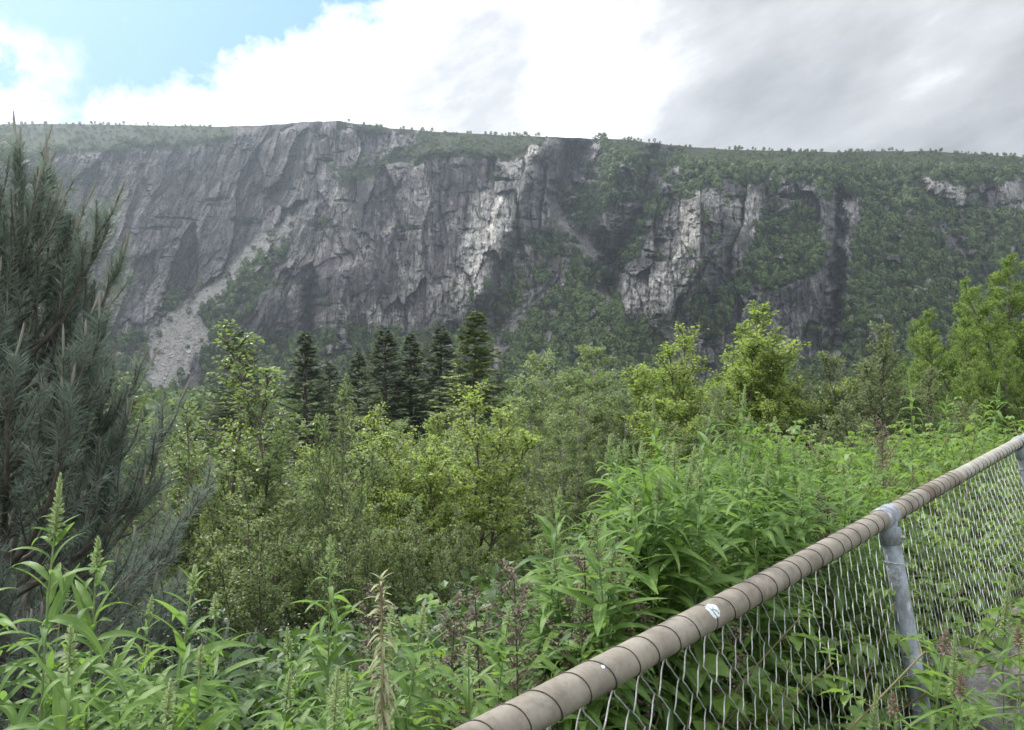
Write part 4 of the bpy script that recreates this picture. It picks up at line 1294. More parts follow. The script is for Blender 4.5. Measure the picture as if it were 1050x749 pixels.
def straw_stalk(seed, H=1.35):
    rng = np.random.default_rng(seed)
    t = np.linspace(0, 1, 10)
    P = np.stack([0.05 * H * np.sin(t * 1.6), 0.02 * np.sin(t * 4), H * t - 0.05 * (t == 0)], -1)[None]
    st, pd, dk = MB(), MB(), MB()
    st.add(*tubes(P, 0.0075 * (1 - 0.75 * t), 7))
    n = 300
    tb = np.linspace(0.60, 0.998, n)
    p, d = sample_curve(P, np.zeros(n, int), tb)
    az = np.arange(n) * 2.39996 + rng.normal(0, 0.4, n)
    rl = np.linspace(0, 1, n)
    el = np.interp(rl, [0, 0.6, 0.85, 1], [-1.2, -0.7, 0.3, 1.2]) + rng.normal(0, 0.3, n)
    dl = np.stack([np.cos(el) * np.cos(az), np.cos(el) * np.sin(az), np.sin(el)], -1)
    S = np.stack([np.full(n, 0.035), np.interp(rl, [0, 0.5, 1], [0.05, 0.034, 0.016]), np.full(n, 0.04)], -1) * rng.uniform(0.7, 1.3, (n, 1))
    T = leaf_template(5, 0.13, 0.9, 0.7, 0.8)
    scatter(pd, T, frames(dl, np.broadcast_to([0, 0, 1.0], dl.shape)), p, S, np.clip(0.25 + 0.6 * rl + rng.normal(0, 0.25, n), 0, 1))
    m = 46
    tb = rng.uniform(0.25, 0.8, m)
    p, d = sample_curve(P, np.zeros(m, int), tb)
    az = rng.uniform(0, 6.28, m)
    el = rng.uniform(-1.4, -0.6, m)
    dl = np.stack([np.cos(el) * np.cos(az), np.cos(el) * np.sin(az), np.sin(el)], -1)
    scatter(dk, T, frames(dl, np.broadcast_to([0, 0, 1.0], dl.shape)), p, rng.uniform(0.03, 0.06, m), rng.random(m))
    return (H, [('stem', st.mesh('stem', M['strawstem'], True)), ('seed_pods', pd.mesh('seed_pods', M['straw'], True)), ('withered_leaves', dk.mesh('withered_leaves', M['dry'], True))])


def build_plants():
    rnd = random.Random(12)
    fw = Kind('fireweed', 'plant', [fireweed(41), fireweed(42, leaf=0.12, nleaf=112), fireweed(43, spike=0.045, nleaf=104), fireweed(44, leaf=0.105, lean=0.10),
                                    fireweed(45, spike=0.085, nleaf=98), fireweed(46, leaf=0.122, spike=0.035, nleaf=104, lean=0.09)])
    rb = Kind('raspberry_bush', 'plant', [raspberry(51), raspberry(52, 1.1, 6), raspberry(53, 1.1, 4)])
    dh = Kind('dried_meadowsweet', 'plant', [dry_seedhead(61), dry_seedhead(62), dry_seedhead(63)])

    def put(kind, i, tx, ty, Y, label, group=None, tilt=0.04, wide=None):
        x = (tx - 525) / F * Y
        z0 = gz1(x, Y)
        s = (EYE + (390 - ty) / F * Y - z0) / kind.h[i % kind.n]
        return kind.place(i, x, Y, z0, s, rnd.uniform(0, 6.28), label, group, (rnd.uniform(-tilt, tilt), rnd.uniform(-tilt, tilt)), sxy=wide or (0.35 + 0.65 * s))

    # prominent fireweeds, left corner
    g = 'fireweeds in the left foreground'
    put(fw, 4, 22, 490, 1.12, 'tall fireweed at the left edge with fuzzy grey-green tip before the pine', g, 0.02, 0.76)
    put(fw, 0, 72, 558, 1.20, 'fireweed with thin pointed spike, second from the left edge', g, 0.02, 0.76)
    put(fw, 5, 126, 600, 1.05, 'bright leafy fireweed with spiky tuft, right of the thin pointed one', g, 0.02, 0.76)
    put(fw, 2, 216, 618, 1.35, 'smaller fireweed with pale tip in front of the dark alders', g, 0.02, 0.76)
    put(fw, 3, 339, 560, 1.55, 'fireweed with drooping leaves directly behind the straw-coloured stalk', g, 0.02, 0.76)
    for k, (tx, ty, Y) in enumerate([(-30, 560, 1.15), (40, 640, 0.95), (160, 690, 1.0), (10, 690, 0.85), (-10, 600, 1.4), (180, 650, 1.5),
                                     (250, 690, 1.15), (290, 640, 1.4), (140, 640, 1.6), (310, 700, 1.0), (90, 620, 1.7), (380, 690, 1.2), (120, 720, 0.95)]):
        put(fw, k * 5 + 1, tx, ty, Y, 'leafy fireweed low in the left corner among taller ones', 'low fireweeds in the left corner', wide=0.76)
    # bank behind the rail
    put(fw, 0, 555, 503, 1.95, 'lone tall fireweed with tiered leaves left of the bank, among brown seed heads', None, 0.02)
    g = 'fireweeds with pale spikes along the top of the bank'
    for tx, ty, Y, i, lab in [(627, 460, 2.35, 2, 'fireweed with fat pale tip at the left end of the bank'), (682, 410, 2.9, 4, 'slim fireweed spike rising left of the tallest one'),
                              (748, 398, 3.0, 4, 'tallest fireweed spike of the bank, below the bright birch clump'), (770, 428, 2.9, 2, 'stubby pale fireweed spike just right of the tallest'),
                              (787, 424, 3.1, 0, 'pale fireweed spike second right of the tallest'), (713, 420, 2.8, 0, 'fireweed spike between the slim one and the tallest'),
                              (695, 476, 2.2, 2, 'pale fireweed tip low in the middle of the bank'), (655, 450, 2.5, 3, 'fireweed with loose tip beside the fat pale one'),
                              (937, 385, 5.6, 4, 'long pale fireweed spike standing free above the leafy bank'), (1015, 392, 6.2, 4, 'thin pale fireweed spike before the rowans at the right'),
                              (968, 405, 6.0, 0, 'short fireweed spike between the two free standing ones')]:
        put(fw, i, tx, ty, Y, lab, g, 0.02)
    top = [(540, 640), (570, 590), (600, 540), (630, 485), (660, 455), (700, 440), (750, 430), (800, 442), (850, 455), (900, 450), (950, 440), (1000, 435), (1050, 425), (1120, 425)]
    n = 0
    while n < 120:
        Y = rnd.uniform(1.45, 4.6)
        tx = rnd.uniform(545, 900)
        x = (tx - 525) / F * Y
        q, s = qs(x, Y)
        if not 0.14 < q < 2.3:
            continue
        ty = np.interp(tx, [p[0] for p in top], [p[1] for p in top]) + abs(rnd.gauss(0, 38)) + 4
        h = EYE + (390 - ty) / F * Y
        if h < 0.6:
            continue
        put(fw, n, tx, ty, Y, 'green fireweed standing in the dense bank behind the rusty rail', 'fireweeds in the dense bank', wide=1.12)
        n += 1
    # leafy bank further along the fence
    n = 0
    while n < 88:
        Y = rnd.uniform(2.6, 10.5)
        tx = rnd.uniform(800, 1130)
        x = (tx - 525) / F * Y
        q, s = qs(x, Y)
        if not 0.16 < q < 3.2:
            continue
        ty = np.interp(tx, [p[0] for p in top], [p[1] for p in top]) + abs(rnd.gauss(0, 14)) + (10 if Y < 4.5 else -6)
        h = EYE + (390 - ty) / F * Y - gz1(x, Y)
        if h < 0.5:
            continue
        if q < 0.7:
            h *= rnd.uniform(0.6, 0.95)
        z0 = gz1(x, Y)
        if n % 4 == 3:
            fw.place(n, x, Y, z0, h / 1.4, rnd.uniform(0, 6), 'fireweed mixed into the leafy raspberry bank along the fence', 'fireweeds in the raspberry bank')
        else:
            rb.place(n, x, Y, z0, h / 1.0, rnd.uniform(0, 6), 'leafy green raspberry bush in the bank along the fence', 'raspberry bushes in the bank', sxy=1.0)
        n += 1
    g = 'raspberries pressing against the fence mesh'
    for k in range(26):
        s = -0.35 + 0.17 * k + rnd.uniform(-0.08, 0.08)
        q = rnd.uniform(0.12, 0.3)
        x, y = P1 + FD * s + FN * q
        rb.place(k, x, y, 0.0, rnd.uniform(0.72, 1.0), rnd.uniform(0, 6), 'raspberry bush with broad drooping leaves pressed to the wire mesh', g)
    # bottom middle
    for k in range(24):
        tx = rnd.uniform(360, 640)
        Y = rnd.uniform(1.25, 2.3)
        x = (tx - 525) / F * Y
        q, s = qs(x, Y)
        if q < 0.13:
            continue
        ty = 655 + rnd.uniform(-25, 50) - (tx - 360) * 0.12
        kind = rb if k % 3 == 0 else fw
        put(kind, k, tx, ty, Y, 'broad-leaved raspberry low in the middle foreground' if k % 3 == 0 else 'short fireweed low in the middle foreground before the alders',
            'raspberries in the middle foreground' if k % 3 == 0 else 'short fireweeds in the middle foreground', wide=1.0 if k % 3 == 0 else None)
    g = 'dried brown meadowsweet stalks'
    dl = [(605, 560, 1.75, 'tallest dried brown stalk with dark stem left of the fireweed bank'), (533, 590, 1.65, 'dried brown stalk with feathery head nearest the rail end'),
          (496, 610, 1.9, 'dried brown stalk at the left of the brown group'), (628, 560, 1.95, 'pair of brown plumes: left plume against the bank'),
          (655, 568, 1.9, 'pair of brown plumes: right plume against the bank'), (575, 620, 1.7, 'short brown plume between the dark stems'),
          (452, 632, 1.8, 'small faded brown plume over the bottom greenery'), (646, 610, 1.75, 'low brown plume close above the rail'), (520, 640, 2.2, 'low brown plume behind the feathery one'),
          (373, 620, 2.0, 'faded brown plume right of the straw-coloured stalk'), (912, 432, 5.2, 'brown seed head at the top of the leafy bank'), (905, 446, 4.9, 'brown seed head leaning beside the one on the leafy bank'),
          (840, 520, 2.9, 'brown tuft low among the bank leaves near the post'), (745, 640, 2.05, 'brown tuft seen through the fence mesh')]
    for k, (tx, ty, Y, lab) in enumerate(dl):
        put(dh, k, tx, ty, Y, lab, g, 0.03, wide=1.0)
    for k, (tx, ty, Y, lab) in enumerate([(905, 690, 1.85, 'raspberry sprout in front of the mesh left of the post'), (965, 700, 1.9, 'raspberry sprout covering the foot of the post'),
                                          (1040, 668, 2.1, 'raspberry sprout over the stones at the right edge')]):
        put(rb, k, tx, ty, Y, lab, 'raspberry sprouts on the near side', wide=0.75)
    me = straw_stalk(71)
    r = Kind('spent_flower_stalk', 'plant', [me])
    put(r, 0, 351, 588, 1.0, 'thick straw-coloured stalk with withered hanging pods at the bottom', None, 0.0, wide=0.9)
    # near side fireweeds in the bottom right corner
    fp = Kind('narrow_leaved_fireweed', 'plant', [fireweed(81, 1.05, 44, 0.12, 0.17, 0.6), fireweed(82, 1.05, 46, 0.13, 0.05, 0.6, True)])
    g = 'narrow-leaved fireweeds on the near side of the fence'
    for k, (tx, ty, Y, lab) in enumerate([(1026, 588, 2.15, 'narrow-leaved fireweed with long bud spike before the stones'), (922, 640, 1.75, 'fireweed with pink buds in front of the blue-grey post'),
                                          (985, 650, 1.8, 'sparse fireweed with reddish tip between post and bud spike'), (1050, 640, 1.9, 'fireweed cut off by the right edge below the bud spike'),
                                          (895, 700, 1.55, 'low fireweed sprout at the foot of the mesh'), (1000, 705, 1.65, 'low fireweed with pink buds over the stones'), (1060, 690, 1.6, 'leafy fireweed in the very bottom right corner'),
                                          (950, 715, 1.6, 'lowest fireweed sprout over the stones')]):
        x = (tx - 525) / F * Y
        q, s = qs(x, Y)
        put(fp, k, tx, ty, Y, lab, g, 0.05)


def build_undergrowth():
    rng = np.random.default_rng(90)
    mb = MB()
    # near layer on the bench
    n = 26000
    s = rng.uniform(-2.5, 14, n)
    q = rng.uniform(0.06, 4.5, n)
    x = P1[0] + FD[0] * s + FN[0] * q
    y = P1[1] + FD[1] * s + FN[1] * q
    ok = (y > 0.55) & (np.abs(x) < y * 0.85 + 0.5)
    x, y, q = x[ok], y[ok], q[ok]
    n = len(x)
    h = (0.05 + 0.60 * rng.random(n) ** 0.9) * np.where((y < 2.2) & (x < 0.3), 0.6, 1)
    h *= 0.75 + 0.35 * noise2(x * 1.4, y * 1.4, 3)
    P = np.stack([x, y, gz(x, y) + h], -1)
    az, el = rng.uniform(0, 6.28, n), rng.normal(0.25, 0.45, n)
    d = np.stack([np.cos(el) * np.cos(az), np.cos(el) * np.sin(az), np.sin(el)], -1)
    T = leaf_template(5, 0.42, 0.8, 0.3, 0.7)
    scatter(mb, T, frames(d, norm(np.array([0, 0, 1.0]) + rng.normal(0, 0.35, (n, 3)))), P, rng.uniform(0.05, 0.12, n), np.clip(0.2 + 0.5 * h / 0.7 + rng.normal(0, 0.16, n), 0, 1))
    # slope
    n = 120000
    y = 2 + 56 * rng.random(n) ** 1.3
    x = (rng.uniform(-0.4, 1.1, n) * 1050 - 525) / F * y
    q, s = qs(x, y)
    ok = (q > 3.0) & (q < 34)
    x, y = x[ok], y[ok]
    n = len(x)
    h = rng.random(n) * (0.3 + 0.7 * np.clip(noise2(x * 0.5, y * 0.5, 9) + 0.4, 0, 1))
    P = np.stack([x, y, gz(x, y) + h], -1)
    d = norm(rng.normal(0, 1, (n, 3)) * np.array([1, 1, 0.6]))
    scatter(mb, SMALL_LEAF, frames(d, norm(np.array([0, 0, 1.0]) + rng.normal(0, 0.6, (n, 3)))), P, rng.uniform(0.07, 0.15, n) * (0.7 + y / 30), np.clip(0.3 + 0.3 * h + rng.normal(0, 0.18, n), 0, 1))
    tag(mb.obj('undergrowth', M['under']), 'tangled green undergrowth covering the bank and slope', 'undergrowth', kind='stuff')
    # near side grass blades at the foot of the fence
    mb = MB()
    n = 5000
    s = rng.uniform(-1.5, 6, n)
    q = -rng.gamma(1.6, 0.35, n) - 0.02
    x = P1[0] + FD[0] * s + FN[0] * q
    y = P1[1] + FD[1] * s + FN[1] * q
    P = np.stack([x, y, gz(x, y) - 0.02], -1)
    az = rng.uniform(0, 6.28, n)
    el = rng.uniform(0.8, 1.45, n)
    d = np.stack([np.cos(el) * np.cos(az), np.cos(el) * np.sin(az), np.sin(el)], -1)
    sz = rng.uniform(0.12, 0.34, n)
    T = leaf_template(5, 0.035, 1.0, 0.3, 0.5)
    scatter(mb, T, frames(d, norm(np.array([0, 0, 1.0]) + rng.normal(0, 0.3, (n, 3)))), P, sz, np.clip(rng.normal(0.5, 0.25, n), 0, 1))
    tag(mb.obj('grass', M['under'], None, True), 'rough grass on the near side of the fence', 'grass', kind='stuff')


# ------------------------------------------------------------------ fence and stones
def f3(s, z, off=0.0):
    """point on the leaning fence plane: s along, height z"""
    s, z = np.asarray(s, float), np.asarray(z, float)
    k = off - LEAN * (RAIL_Z - z)
    return np.stack([P1[0] + FD[0] * s + FN[0] * k, P1[1] + FD[1] * s + FN[1] * k, z + RISE * s], -1)


def build_fence():
    r = thing('chain_link_fence', (P1[0], P1[1], 0), label='leaning chain-link fence with a rusty wire-wrapped top rail', cat='fence')
    org = np.array([P1[0], P1[1], 0])
    rng = np.random.default_rng(3)

    def part(mb, name, mat, smooth=True):
        for i in range(len(mb.V)):
            mb.V[i] = mb.V[i] - org
        return mb.obj(name, mat, r, smooth)
    J = 0.87
    s = np.linspace(-2.4, J, 60)
    mb = MB()
    P = f3(s, np.full(60, RAIL_Z) + 0.003 * np.sin(s * 2.2))
    mb.add(*tubes(P, 0.0300, 28))
    part(mb, 'top_rail', M['rail'])
    mb = MB()
    s = np.linspace(J - 0.02, 9.0, 60)
    mb.add(*tubes(f3(s, np.full(60, RAIL_Z + 0.002)), 0.0275, 28))
    tag(part(mb, 'top_rail', M['rail_grey']), 'greyer length of rail beyond the joint')
    mb = MB()
    s = np.linspace(J - 0.035, J + 0.02, 6)
    mb.add(*tubes(f3(s, np.full(6, RAIL_Z + 0.001)), np.array([0.0301, 0.0318, 0.0322, 0.0322, 0.0316, 0.0280]), 28))
    part(mb, 'rail_joint', M['rail'])
    # tie wire wound round the rail, one turn for each mesh loop
    pitch = 0.071
    n = 24 * 161
    s = np.linspace(-2.4, 9.0, n)
    jit = 0.007 * np.interp(s, np.arange(-3, 10, 0.05), rng.normal(0, 1, 260))
    ph = (s + jit) / pitch * 2 * pi
    rad = np.where(s < J, 0.0309, 0.0285)
    ctr = f3(s, np.full(n, RAIL_Z) + 0.003 * np.sin(s * 2.2) * (s < J))
    side = np.array([FN[0], FN[1], 0])
    P = ctr + rad[:, None] * (np.cos(ph)[:, None] * side + np.sin(ph)[:, None] * np.array([0, 0, 1.0]))
    mb = MB()
    mb.add(*tubes(P, 0.0011, 5))
    part(mb, 'tie_wire', M['darkwire'])
    # woven mesh
    p, row = 0.0425, 0.043
    rows = int((RAIL_Z - 0.045 - 0.04) / row)
    k0, k1 = int(-1.9 / p), int(8.4 / p)
    if k0 % 2:
        k0 += 1
    ks = np.arange(k0, k1)
    top = RAIL_Z - 0.048
    sub = 4
    npt = rows * sub + 1
    u = np.arange(npt) / sub
    tri = np.abs(((u + 0) % 2) - 1)         # 1 at even bends, 0 at odd
    tri = tri - 0.05 * np.sin(2 * pi * (tri - 0.5)) * 0  # straight legs
    PS = np.zeros((len(ks), npt + 3, 3))
    for j, k in enumerate(ks):
        fr = tri if k % 2 == 0 else 1 - tri
        fr = 0.5 + (fr - 0.5) * 1.08
        sk = (k + fr) * p
        zz = top - u * row
        wob = 0.010 * noise2(sk * 1.3, zz * 1.8, 4) + 0.004 * noise2(sk * 6, zz * 5, 8)
        dz = 0.0055 * np.cos(u * pi) * (1 if k % 2 == 0 else -1)
        sk = sk + 0.0035 * noise2(sk * 5 + 3, zz * 6, 14)
        zz = zz + 0.004 * noise2(sk * 4, zz * 5, 15)
        pts = f3(sk, zz, 0.012 + wob + dz)
        e = pts[0]
        sx = (1 if k % 2 == 0 else -1) * 0.004
        hook = np.stack([e + np.array([FD[0] * sx * 0.2, FD[1] * sx * 0.2, 0.021]), e + np.array([FD[0] * sx, FD[1] * sx, 0.016]), e + np.array([FD[0] * sx, FD[1] * sx, 0.006])])
        PS[j] = np.concatenate([hook, pts])
    mb = MB()
    mb.add(*tubes(PS, 0.00150, 5))
    part(mb, 'wire_mesh', M['zinc'])
    # posts with their sleeves
    for sp in (-2.22, 0.0, 2.22, 4.44, 6.66):
        mb = MB()
        z = np.linspace(-0.08, RAIL_Z, 12)
        mb.add(*tubes(f3(np.full(12, sp), z, -0.004), 0.0275, 24))
        post = part(mb, 'post', M['post'])
        mb = MB()
        # tee fitting: sleeve round the rail and a short collar on the post
        ss = np.array([-0.052, -0.05, -0.045, 0, 0.045, 0.05, 0.052]) + sp
        mb.add(*tubes(f3(ss, np.full(7, RAIL_Z)), np.array([0.0304, 0.0336, 0.0346, 0.0348, 0.0346, 0.0336, 0.0304]), 28))
        zc = np.array([RAIL_Z - 0.085, RAIL_Z - 0.083, RAIL_Z - 0.03])
        mb.add(*tubes(f3(np.full(3, sp), zc, -0.004), np.array([0.028, 0.0325, 0.035]), 24))
        part(mb, 'tee_sleeve', M['post'])
        mb = MB()
        for zb in (RAIL_Z - 0.058,):
            c = f3([sp], [zb], -0.004)[0]
            ax = np.linspace(0.028, 0.046, 4)
            mb.add(*tubes(c - side * ax[:, None], np.array([0.0075, 0.0075, 0.0072, 0.0008]), 6))
        part(mb, 'bolt', M['zinc'], False)
        # little wires that tie the mesh to the post
        for zt in (1.02, 0.80, 0.58, 0.36, 0.14):
            mb = MB()
            a = np.linspace(0, 2 * pi, 16)
            c = f3([sp], [zt], -0.004)[0]
            rr = 0.0295
            P = c + rr * (np.cos(a)[:, None] * np.array([FD[0], FD[1], 0]) + np.sin(a)[:, None] * (side * 1.25)) + np.array([0, 0, 1.0]) * (0.01 * np.sin(a * 0.5))[:, None]
            mb.add(*tubes(P, 0.0014, 5))
            part(mb, 'mesh_tie', M['zinc'])
    # white paint marks on the rail
    def patch(s0, s1, a0, a1, rad, name, mat, edge):
        na, ns = 14, 14
        mb = MB()
        A, S = np.meshgrid(np.linspace(a0, a1, na), np.linspace(s0, s1, ns), indexing='ij')
        A2 = A + edge * (a1 - a0) * noise2(S * 160, A * 1.5, 4)
        S2 = S + edge * (s1 - s0) * noise2(S * 60, A * 4, 6)
        ctr = f3(S2, np.full_like(S2, RAIL_Z) + 0.003 * np.sin(S2 * 2.2))
        P = ctr + rad * (np.cos(A2)[..., None] * -side + np.sin(A2)[..., None] * np.array([0, 0, 1.0]))
        idx = np.arange(na * ns).reshape(na, ns)
        uu, vv = np.meshgrid(np.linspace(-1, 1, na - 1), np.linspace(-1, 1, ns - 1), indexing='ij')
        keep = (uu ** 2 + vv ** 2 + 0.5 * noise2(uu * 2.5 + s0 * 40, vv * 2.5, 9)) < (1.25 if edge else 9)
        Fc = np.stack([idx[:-1, :-1], idx[:-1, 1:], idx[1:, 1:], idx[1:, :-1]], -1)[keep]
        mb.add(P.reshape(-1, 3), Fc)
        return part(mb, name, mat)
    # photo: (725,632) and (608,692)
    def s_of(tx):
        k = (tx - 525) / F
        return (P1[0] - k * P1[1]) / (k * FD[1] - FD[0])
    s1 = s_of(722)
    patch(s1 - 0.018, s1 + 0.017, 0.25, 1.35, 0.0306, 'sticker', M['white'], 0.04)
    mb = MB()
    t = np.linspace(0, 1, 16)
    ss = s1 + 0.009 * np.cos(t * 5.2)
    aa = 0.42 + 0.75 * t + 0.18 * np.sin(t * 5.2)
    P = f3(ss, np.full(16, RAIL_Z) + 0.003 * np.sin(ss * 2.2)) + 0.0309 * (np.cos(aa)[:, None] * -side + np.sin(aa)[:, None] * np.array([0, 0, 1.0]))
    mb.add(*tubes(P, 0.0016, 5))
    part(mb, 'sticker_print', M['teal'])
    s2 = s_of(609)
    patch(s2 - 0.0045, s2 + 0.0045, 0.80, 1.02, 0.0306, 'paint_spot', M['white'], 0.2)


def build_stones():
    rng = np.random.default_rng(17)
    spec = [(0.50, -0.08, 0.36, 0.64, 'broad grey boulder beside the foot of the blue-grey post'), (0.98, -0.16, 0.34, 0.58, 'grey lichen-flecked boulder right of the broad one'),
            (0.02, -0.20, 0.26, 0.40, 'low grey stone under the mesh left of the post foot'), (1.55, -0.02, 0.40, 0.62, 'grey boulder further along under the mesh'),
            (0.80, -0.46, 0.28, 0.40, 'flat grey stone lying in front of the boulders'), (2.9, -0.1, 0.38, 0.46, 'grey boulder below the second post'), (0.35, -0.48, 0.20, 0.26, 'small grey stone in the grass before the post')]
    for s, q, r, h, lab in spec:
        import bmesh
        bm = bmesh.new()
        bmesh.ops.create_icosphere(bm, subdivisions=5, radius=1)
        V = np.array([v.co[:] for v in bm.verts])
        o = rng.uniform(0, 90)
        # angular: flatten against a few random planes
        for _ in range(9):
            nrm = norm(rng.normal(0, 1, 3) * np.array([1, 1, 0.8]))
            dd = V @ nrm
            lim = rng.uniform(0.62, 0.9)
            V = V - np.maximum(dd - lim, 0)[:, None] * nrm * 0.92
        sc = 1 + 0.10 * fbm(V[:, 0] * 2 + o, V[:, 1] * 2 + V[:, 2] * 1.7, 5, 4) + 0.05 * fbm(V[:, 0] * 12 + o, V[:, 2] * 12 + V[:, 1] * 7, 6, 3)
        V = V * sc[:, None] * np.array([r * rng.uniform(0.9, 1.25), r, h])
        for v, c in zip(bm.verts, V):
            v.co = c
        me = bpy.data.meshes.new('boulder')
        bm.to_mesh(me)
        bm.free()
        me.materials.append(M['rock'])
        for p in me.polygons:
            p.use_smooth = True
        x, y = P1 + FD * s + FN * (q - 0.12)
        b = link('boulder', me, None, (x, y, 0.02))
        b.rotation_euler = (0, 0, rng.uniform(0, 6))
        tag(b, lab, 'boulder', 'boulders under the fence')


# ------------------------------------------------------------------ light, sky, air, camera
SUN_EL, SUN_AZ = radians(48), radians(-48)      # azimuth from +Y, negative to the left


def build_light():
    w = bpy.data.worlds.new('World')
    SC.world = w
    w.use_nodes = True
    nt = w.node_tree
    nt.nodes.clear()
    out = nd(nt, 'ShaderNodeOutputWorld')
    bg = nd(nt, 'ShaderNodeBackground')
    bg.inputs[1].default_value = 0.1
    sky = nd(nt, 'ShaderNodeTexSky', sky_type='NISHITA')
    sky.sun_disc = False
    sky.sun_elevation = SUN_EL
    sky.sun_rotation = SUN_AZ
    sky.air_density = 1.0
    sky.dust_density = 1.5
    d = nd(nt, 'ShaderNodeTexCoord').outputs['Generated']
    sep = nd(nt, 'ShaderNodeSeparateXYZ')
    L(nt, d, sep.inputs[0])
    zz = mathn(nt, 'ADD', mathn(nt, 'MAXIMUM', sep.outputs[2], 0.0), 0.12)
    cv = nd(nt, 'ShaderNodeCombineXYZ')
    L(nt, mathn(nt, 'DIVIDE', sep.outputs[0], zz), cv.inputs[0])
    L(nt, mathn(nt, 'DIVIDE', sep.outputs[1], zz), cv.inputs[1])
    pl = cv.outputs[0]
    n1 = noise(nt, pl, 1.6, 8, 0.58)
    n2 = noise(nt, pl, 1.5, 7, 0.6, (0.7, 1.7, 1), (0, 0, 0.55))
    n3 = noise(nt, d, 16, 6, 0.6)

    def dirv(tx, ty):
        v = np.array([(tx - 525) / F, 1, (390 - ty) / F])
        return v / np.linalg.norm(v)

    def dot(v):
        n = nd(nt, 'ShaderNodeVectorMath', operation='DOT_PRODUCT')
        L(nt, d, n.inputs[0])
        n.inputs[1].default_value = tuple(v)
        return n.outputs['Value']

    warp = nd(nt, 'ShaderNodeTexNoise')
    L(nt, d, warp.inputs['Vector'])
    warp.inputs['Scale'].default_value = 6.0
    warp.inputs['Detail'].default_value = 6
    warp.inputs['Roughness'].default_value = 0.6
    wv = nd(nt, 'ShaderNodeVectorMath', operation='MULTIPLY_ADD')
    L(nt, warp.outputs[1], wv.inputs[0])
    wv.inputs[1].default_value = (0.24, 0.24, 0.24)
    L(nt, d, wv.inputs[2])
    wn = nd(nt, 'ShaderNodeVectorMath', operation='ADD')
    L(nt, wv.outputs[0], wn.inputs[0])
    wn.inputs[1].default_value = (-0.12, -0.12, -0.12)
    wn2 = nd(nt, 'ShaderNodeVectorMath', operation='NORMALIZE')
    L(nt, wn.outputs[0], wn2.inputs[0])
    dwarp = wn2.outputs[0]

    def dotw(v):
        n = nd(nt, 'ShaderNodeVectorMath', operation='DOT_PRODUCT')
        L(nt, dwarp, n.inputs[0])
        n.inputs[1].default_value = tuple(v)
        return n.outputs['Value']

    def blob(tx, ty, r_px, soft=1.0):
        """soft spot of cloud tone round a sky direction"""
        c = cos(1.35 * r_px / F)
        n = nd(nt, 'ShaderNodeMapRange', interpolation_type='SMOOTHSTEP')
        L(nt, dotw(dirv(tx, ty)), n.inputs[0])
        for i, x in enumerate((c, 1.0, 0.0, soft)):
            n.inputs[i + 1].default_value = x
        return n.outputs[0]
    # cloud cover: blue left of a great circle, ragged edge
    nv = np.cross(dirv(110, 112), dirv(330, 30))
    nv = nv / np.linalg.norm(nv)
    if np.dot(nv, dirv(60, 20)) > 0:
        nv = -nv
    edge = mathn(nt, 'ADD', dot(nv), mathn(nt, 'MULTIPLY', mathn(nt, 'SUBTRACT', n3, 0.5), 0.16))
    edge = mathn(nt, 'ADD', edge, mathn(nt, 'MULTIPLY', mathn(nt, 'SUBTRACT', n1, 0.5), 0.10))
    cover = maprange(nt, edge, -0.012, 0.022)
    gap = maprange(nt, mathn(nt, 'ADD', dot(dirv(90, -60)), mathn(nt, 'MULTIPLY', mathn(nt, 'SUBTRACT', n1, 0.5), 0.15)), 0.80, 0.86, 1.0, 0.0)
    cover = mathn(nt, 'MAXIMUM', cover, gap)
    cover = mathn(nt, 'MAXIMUM', cover, mathn(nt, 'MULTIPLY', blob(-5, 118, 60), maprange(nt, n3, 0.38, 0.5)))
    cover = mathn(nt, 'MAXIMUM', cover, maprange(nt, mathn(nt, 'ADD', n1, mathn(nt, 'MULTIPLY', n3, 0.4)), 0.86, 1.0, 0, 0.5), clamp=True)
    # cloud brightness: white towards the sun side, grey to the right
    right = maprange(nt, dotw(dirv(1100, 60)), 0.72, 0.93, 0, 1)
    grey = mathn(nt, 'MULTIPLY', right, 0.82)
    grey = mathn(nt, 'ADD', grey, blob(480, 108, 85, 0.55))
    grey = mathn(nt, 'ADD', grey, blob(520, 85, 80, 0.30))
    grey = mathn(nt, 'ADD', grey, blob(700, 30, 110, 0.22))
    grey = mathn(nt, 'ADD', grey, blob(880, 130, 190, 0.30))
    grey = mathn(nt, 'SUBTRACT', grey, blob(600, 105, 55, 0.40))
    grey = mathn(nt, 'SUBTRACT', grey, blob(800, 75, 130, 0.45))
    grey = mathn(nt, 'SUBTRACT', grey, blob(420, 20, 170, 0.25))
    grey = mathn(nt, 'SUBTRACT', grey, blob(450, 0, 230, 0.6))
    grey = mathn(nt, 'SUBTRACT', grey, blob(985, 45, 80, 0.35))
    grey = mathn(nt, 'ADD', grey, mathn(nt, 'MULTIPLY', mathn(nt, 'SUBTRACT', n2, 0.5), 0.5))
    grey = mathn(nt, 'ADD', grey, mathn(nt, 'MULTIPLY', mathn(nt, 'SUBTRACT', n1, 0.5), 0.4))
    rm = nd(nt, 'ShaderNodeMapping')
    L(nt, d, rm.inputs[0])
    rm.inputs['Rotation'].default_value = (0, radians(24), 0)
    n4 = noise(nt, rm.outputs[0], 3.6, 8, 0.58, (1.0, 1.0, 3.0))
    grey = mathn(nt, 'ADD', grey, mathn(nt, 'MULTIPLY', mathn(nt, 'SUBTRACT', n4, 0.5), 3.0))
    grey = mathn(nt, 'ADD', grey, mathn(nt, 'MULTIPLY', mathn(nt, 'SUBTRACT', n3, 0.5), 0.35))
    ramp = nd(nt, 'ShaderNodeValToRGB')
    L(nt, mathn(nt, 'ADD', mathn(nt, 'MULTIPLY', grey, 0.50), 0.20), ramp.inputs[0])
    el = ramp.color_ramp.elements
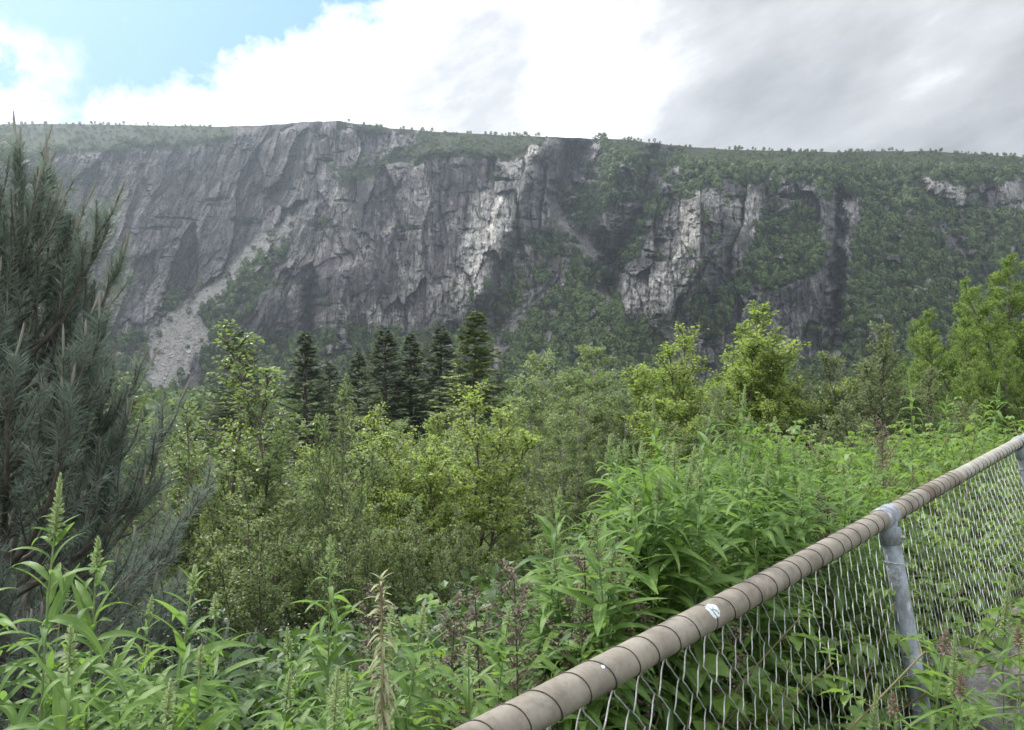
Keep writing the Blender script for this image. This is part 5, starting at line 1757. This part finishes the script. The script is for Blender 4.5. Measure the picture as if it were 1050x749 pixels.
    el[0].position, el[0].color = 0.0, (11.5, 11.5, 11.6, 1)
    el[1].position, el[1].color = 0.95, (3.0, 3.1, 3.25, 1)
    e2 = el.new(0.42)
    e2.color = (6.0, 6.1, 6.3, 1)
    blue = mixc(nt, 0.8, sky.outputs[0], (1.8, 4.3, 7.0))
    col = mixc(nt, cover, blue, ramp.outputs[0])
    # the cloud deck is brightest overhead and where the sun lights it from the front (behind the viewer)
    high = maprange(nt, sep.outputs[2], 0.46, 0.85, 1.0, 1.9)
    rear = maprange(nt, sep.outputs[1], 0.25, -0.6, 1.0, 1.7)
    sc = nd(nt, 'ShaderNodeVectorMath', operation='SCALE')
    L(nt, col, sc.inputs[0])
    L(nt, mathn(nt, 'MULTIPLY', high, rear), sc.inputs['Scale'])
    L(nt, sc.outputs[0], bg.inputs[0])
    L(nt, bg.outputs[0], out.inputs[0])

    li = bpy.data.lights.new('sun', 'SUN')
    li.energy = 4.8
    li.angle = radians(4)
    li.color = (1.0, 0.95, 0.86)
    so = bpy.data.objects.new('sun', li)
    COL.objects.link(so)
    from mathutils import Vector
    v = Vector((sin(SUN_AZ) * cos(SUN_EL), cos(SUN_AZ) * cos(SUN_EL), sin(SUN_EL)))
    so.rotation_euler = v.to_track_quat('Z', 'Y').to_euler()
    so.location = (0, 0, 20)


def build_haze():
    me = bpy.data.meshes.new('haze')
    x0, x1, y0, y1, z0, z1 = -1650, 1650, -1650, 1900, -18, 430
    V = [(x, y, z) for z in (z0, z1) for y in (y0, y1) for x in (x0, x1)]
    me.from_pydata(V, [], [(0, 2, 3, 1), (4, 5, 7, 6), (0, 1, 5, 4), (2, 6, 7, 3), (0, 4, 6, 2), (1, 3, 7, 5)])
    m, nt, out = new_mat('air')
    v = nd(nt, 'ShaderNodeVolumePrincipled')
    v.inputs['Color'].default_value = (0.76, 0.87, 1.0, 1)
    v.inputs['Density'].default_value = 0.00021
    v.inputs['Anisotropy'].default_value = 0.72
    L(nt, v.outputs[0], out.inputs['Volume'])
    me.materials.append(m)
    o = link('haze', me)
    tag(o, 'thin blue valley haze', 'haze', kind='stuff')


def build_camera():
    cd = bpy.data.cameras.new('camera')
    cd.sensor_width = 36
    cd.lens = 36 * F / 1050
    cd.shift_y = (390 - 374.5) / 1050
    cd.clip_start = 0.02
    cd.clip_end = 5000
    co = bpy.data.objects.new('camera', cd)
    co.location = (0, 0, EYE)
    co.rotation_euler = (radians(90), 0, 0)
    COL.objects.link(co)
    SC.camera = co
    vs = SC.view_settings
    SC.display_settings.display_device = 'sRGB'
    vs.view_transform = 'Standard'
    vs.look = 'None'
    vs.exposure = 0.42
    vs.gamma = 1.0
    vs.use_curve_mapping = False
    cy = SC.cycles
    cy.max_bounces = 6
    cy.diffuse_bounces = 3
    cy.glossy_bounces = 2
    cy.transmission_bounces = 4
    cy.volume_bounces = 0
    cy.transparent_max_bounces = 4
    cy.sample_clamp_indirect = 6
    cy.use_denoising = True
    cy.caustics_reflective = False
    cy.caustics_refractive = False


import time
T0 = time.time()
for fn in (build_light, build_camera, build_ground, build_mountain, build_trees, build_undergrowth, build_plants, build_fence, build_stones, build_haze):
    fn()
    print(fn.__name__, round(time.time() - T0, 1))
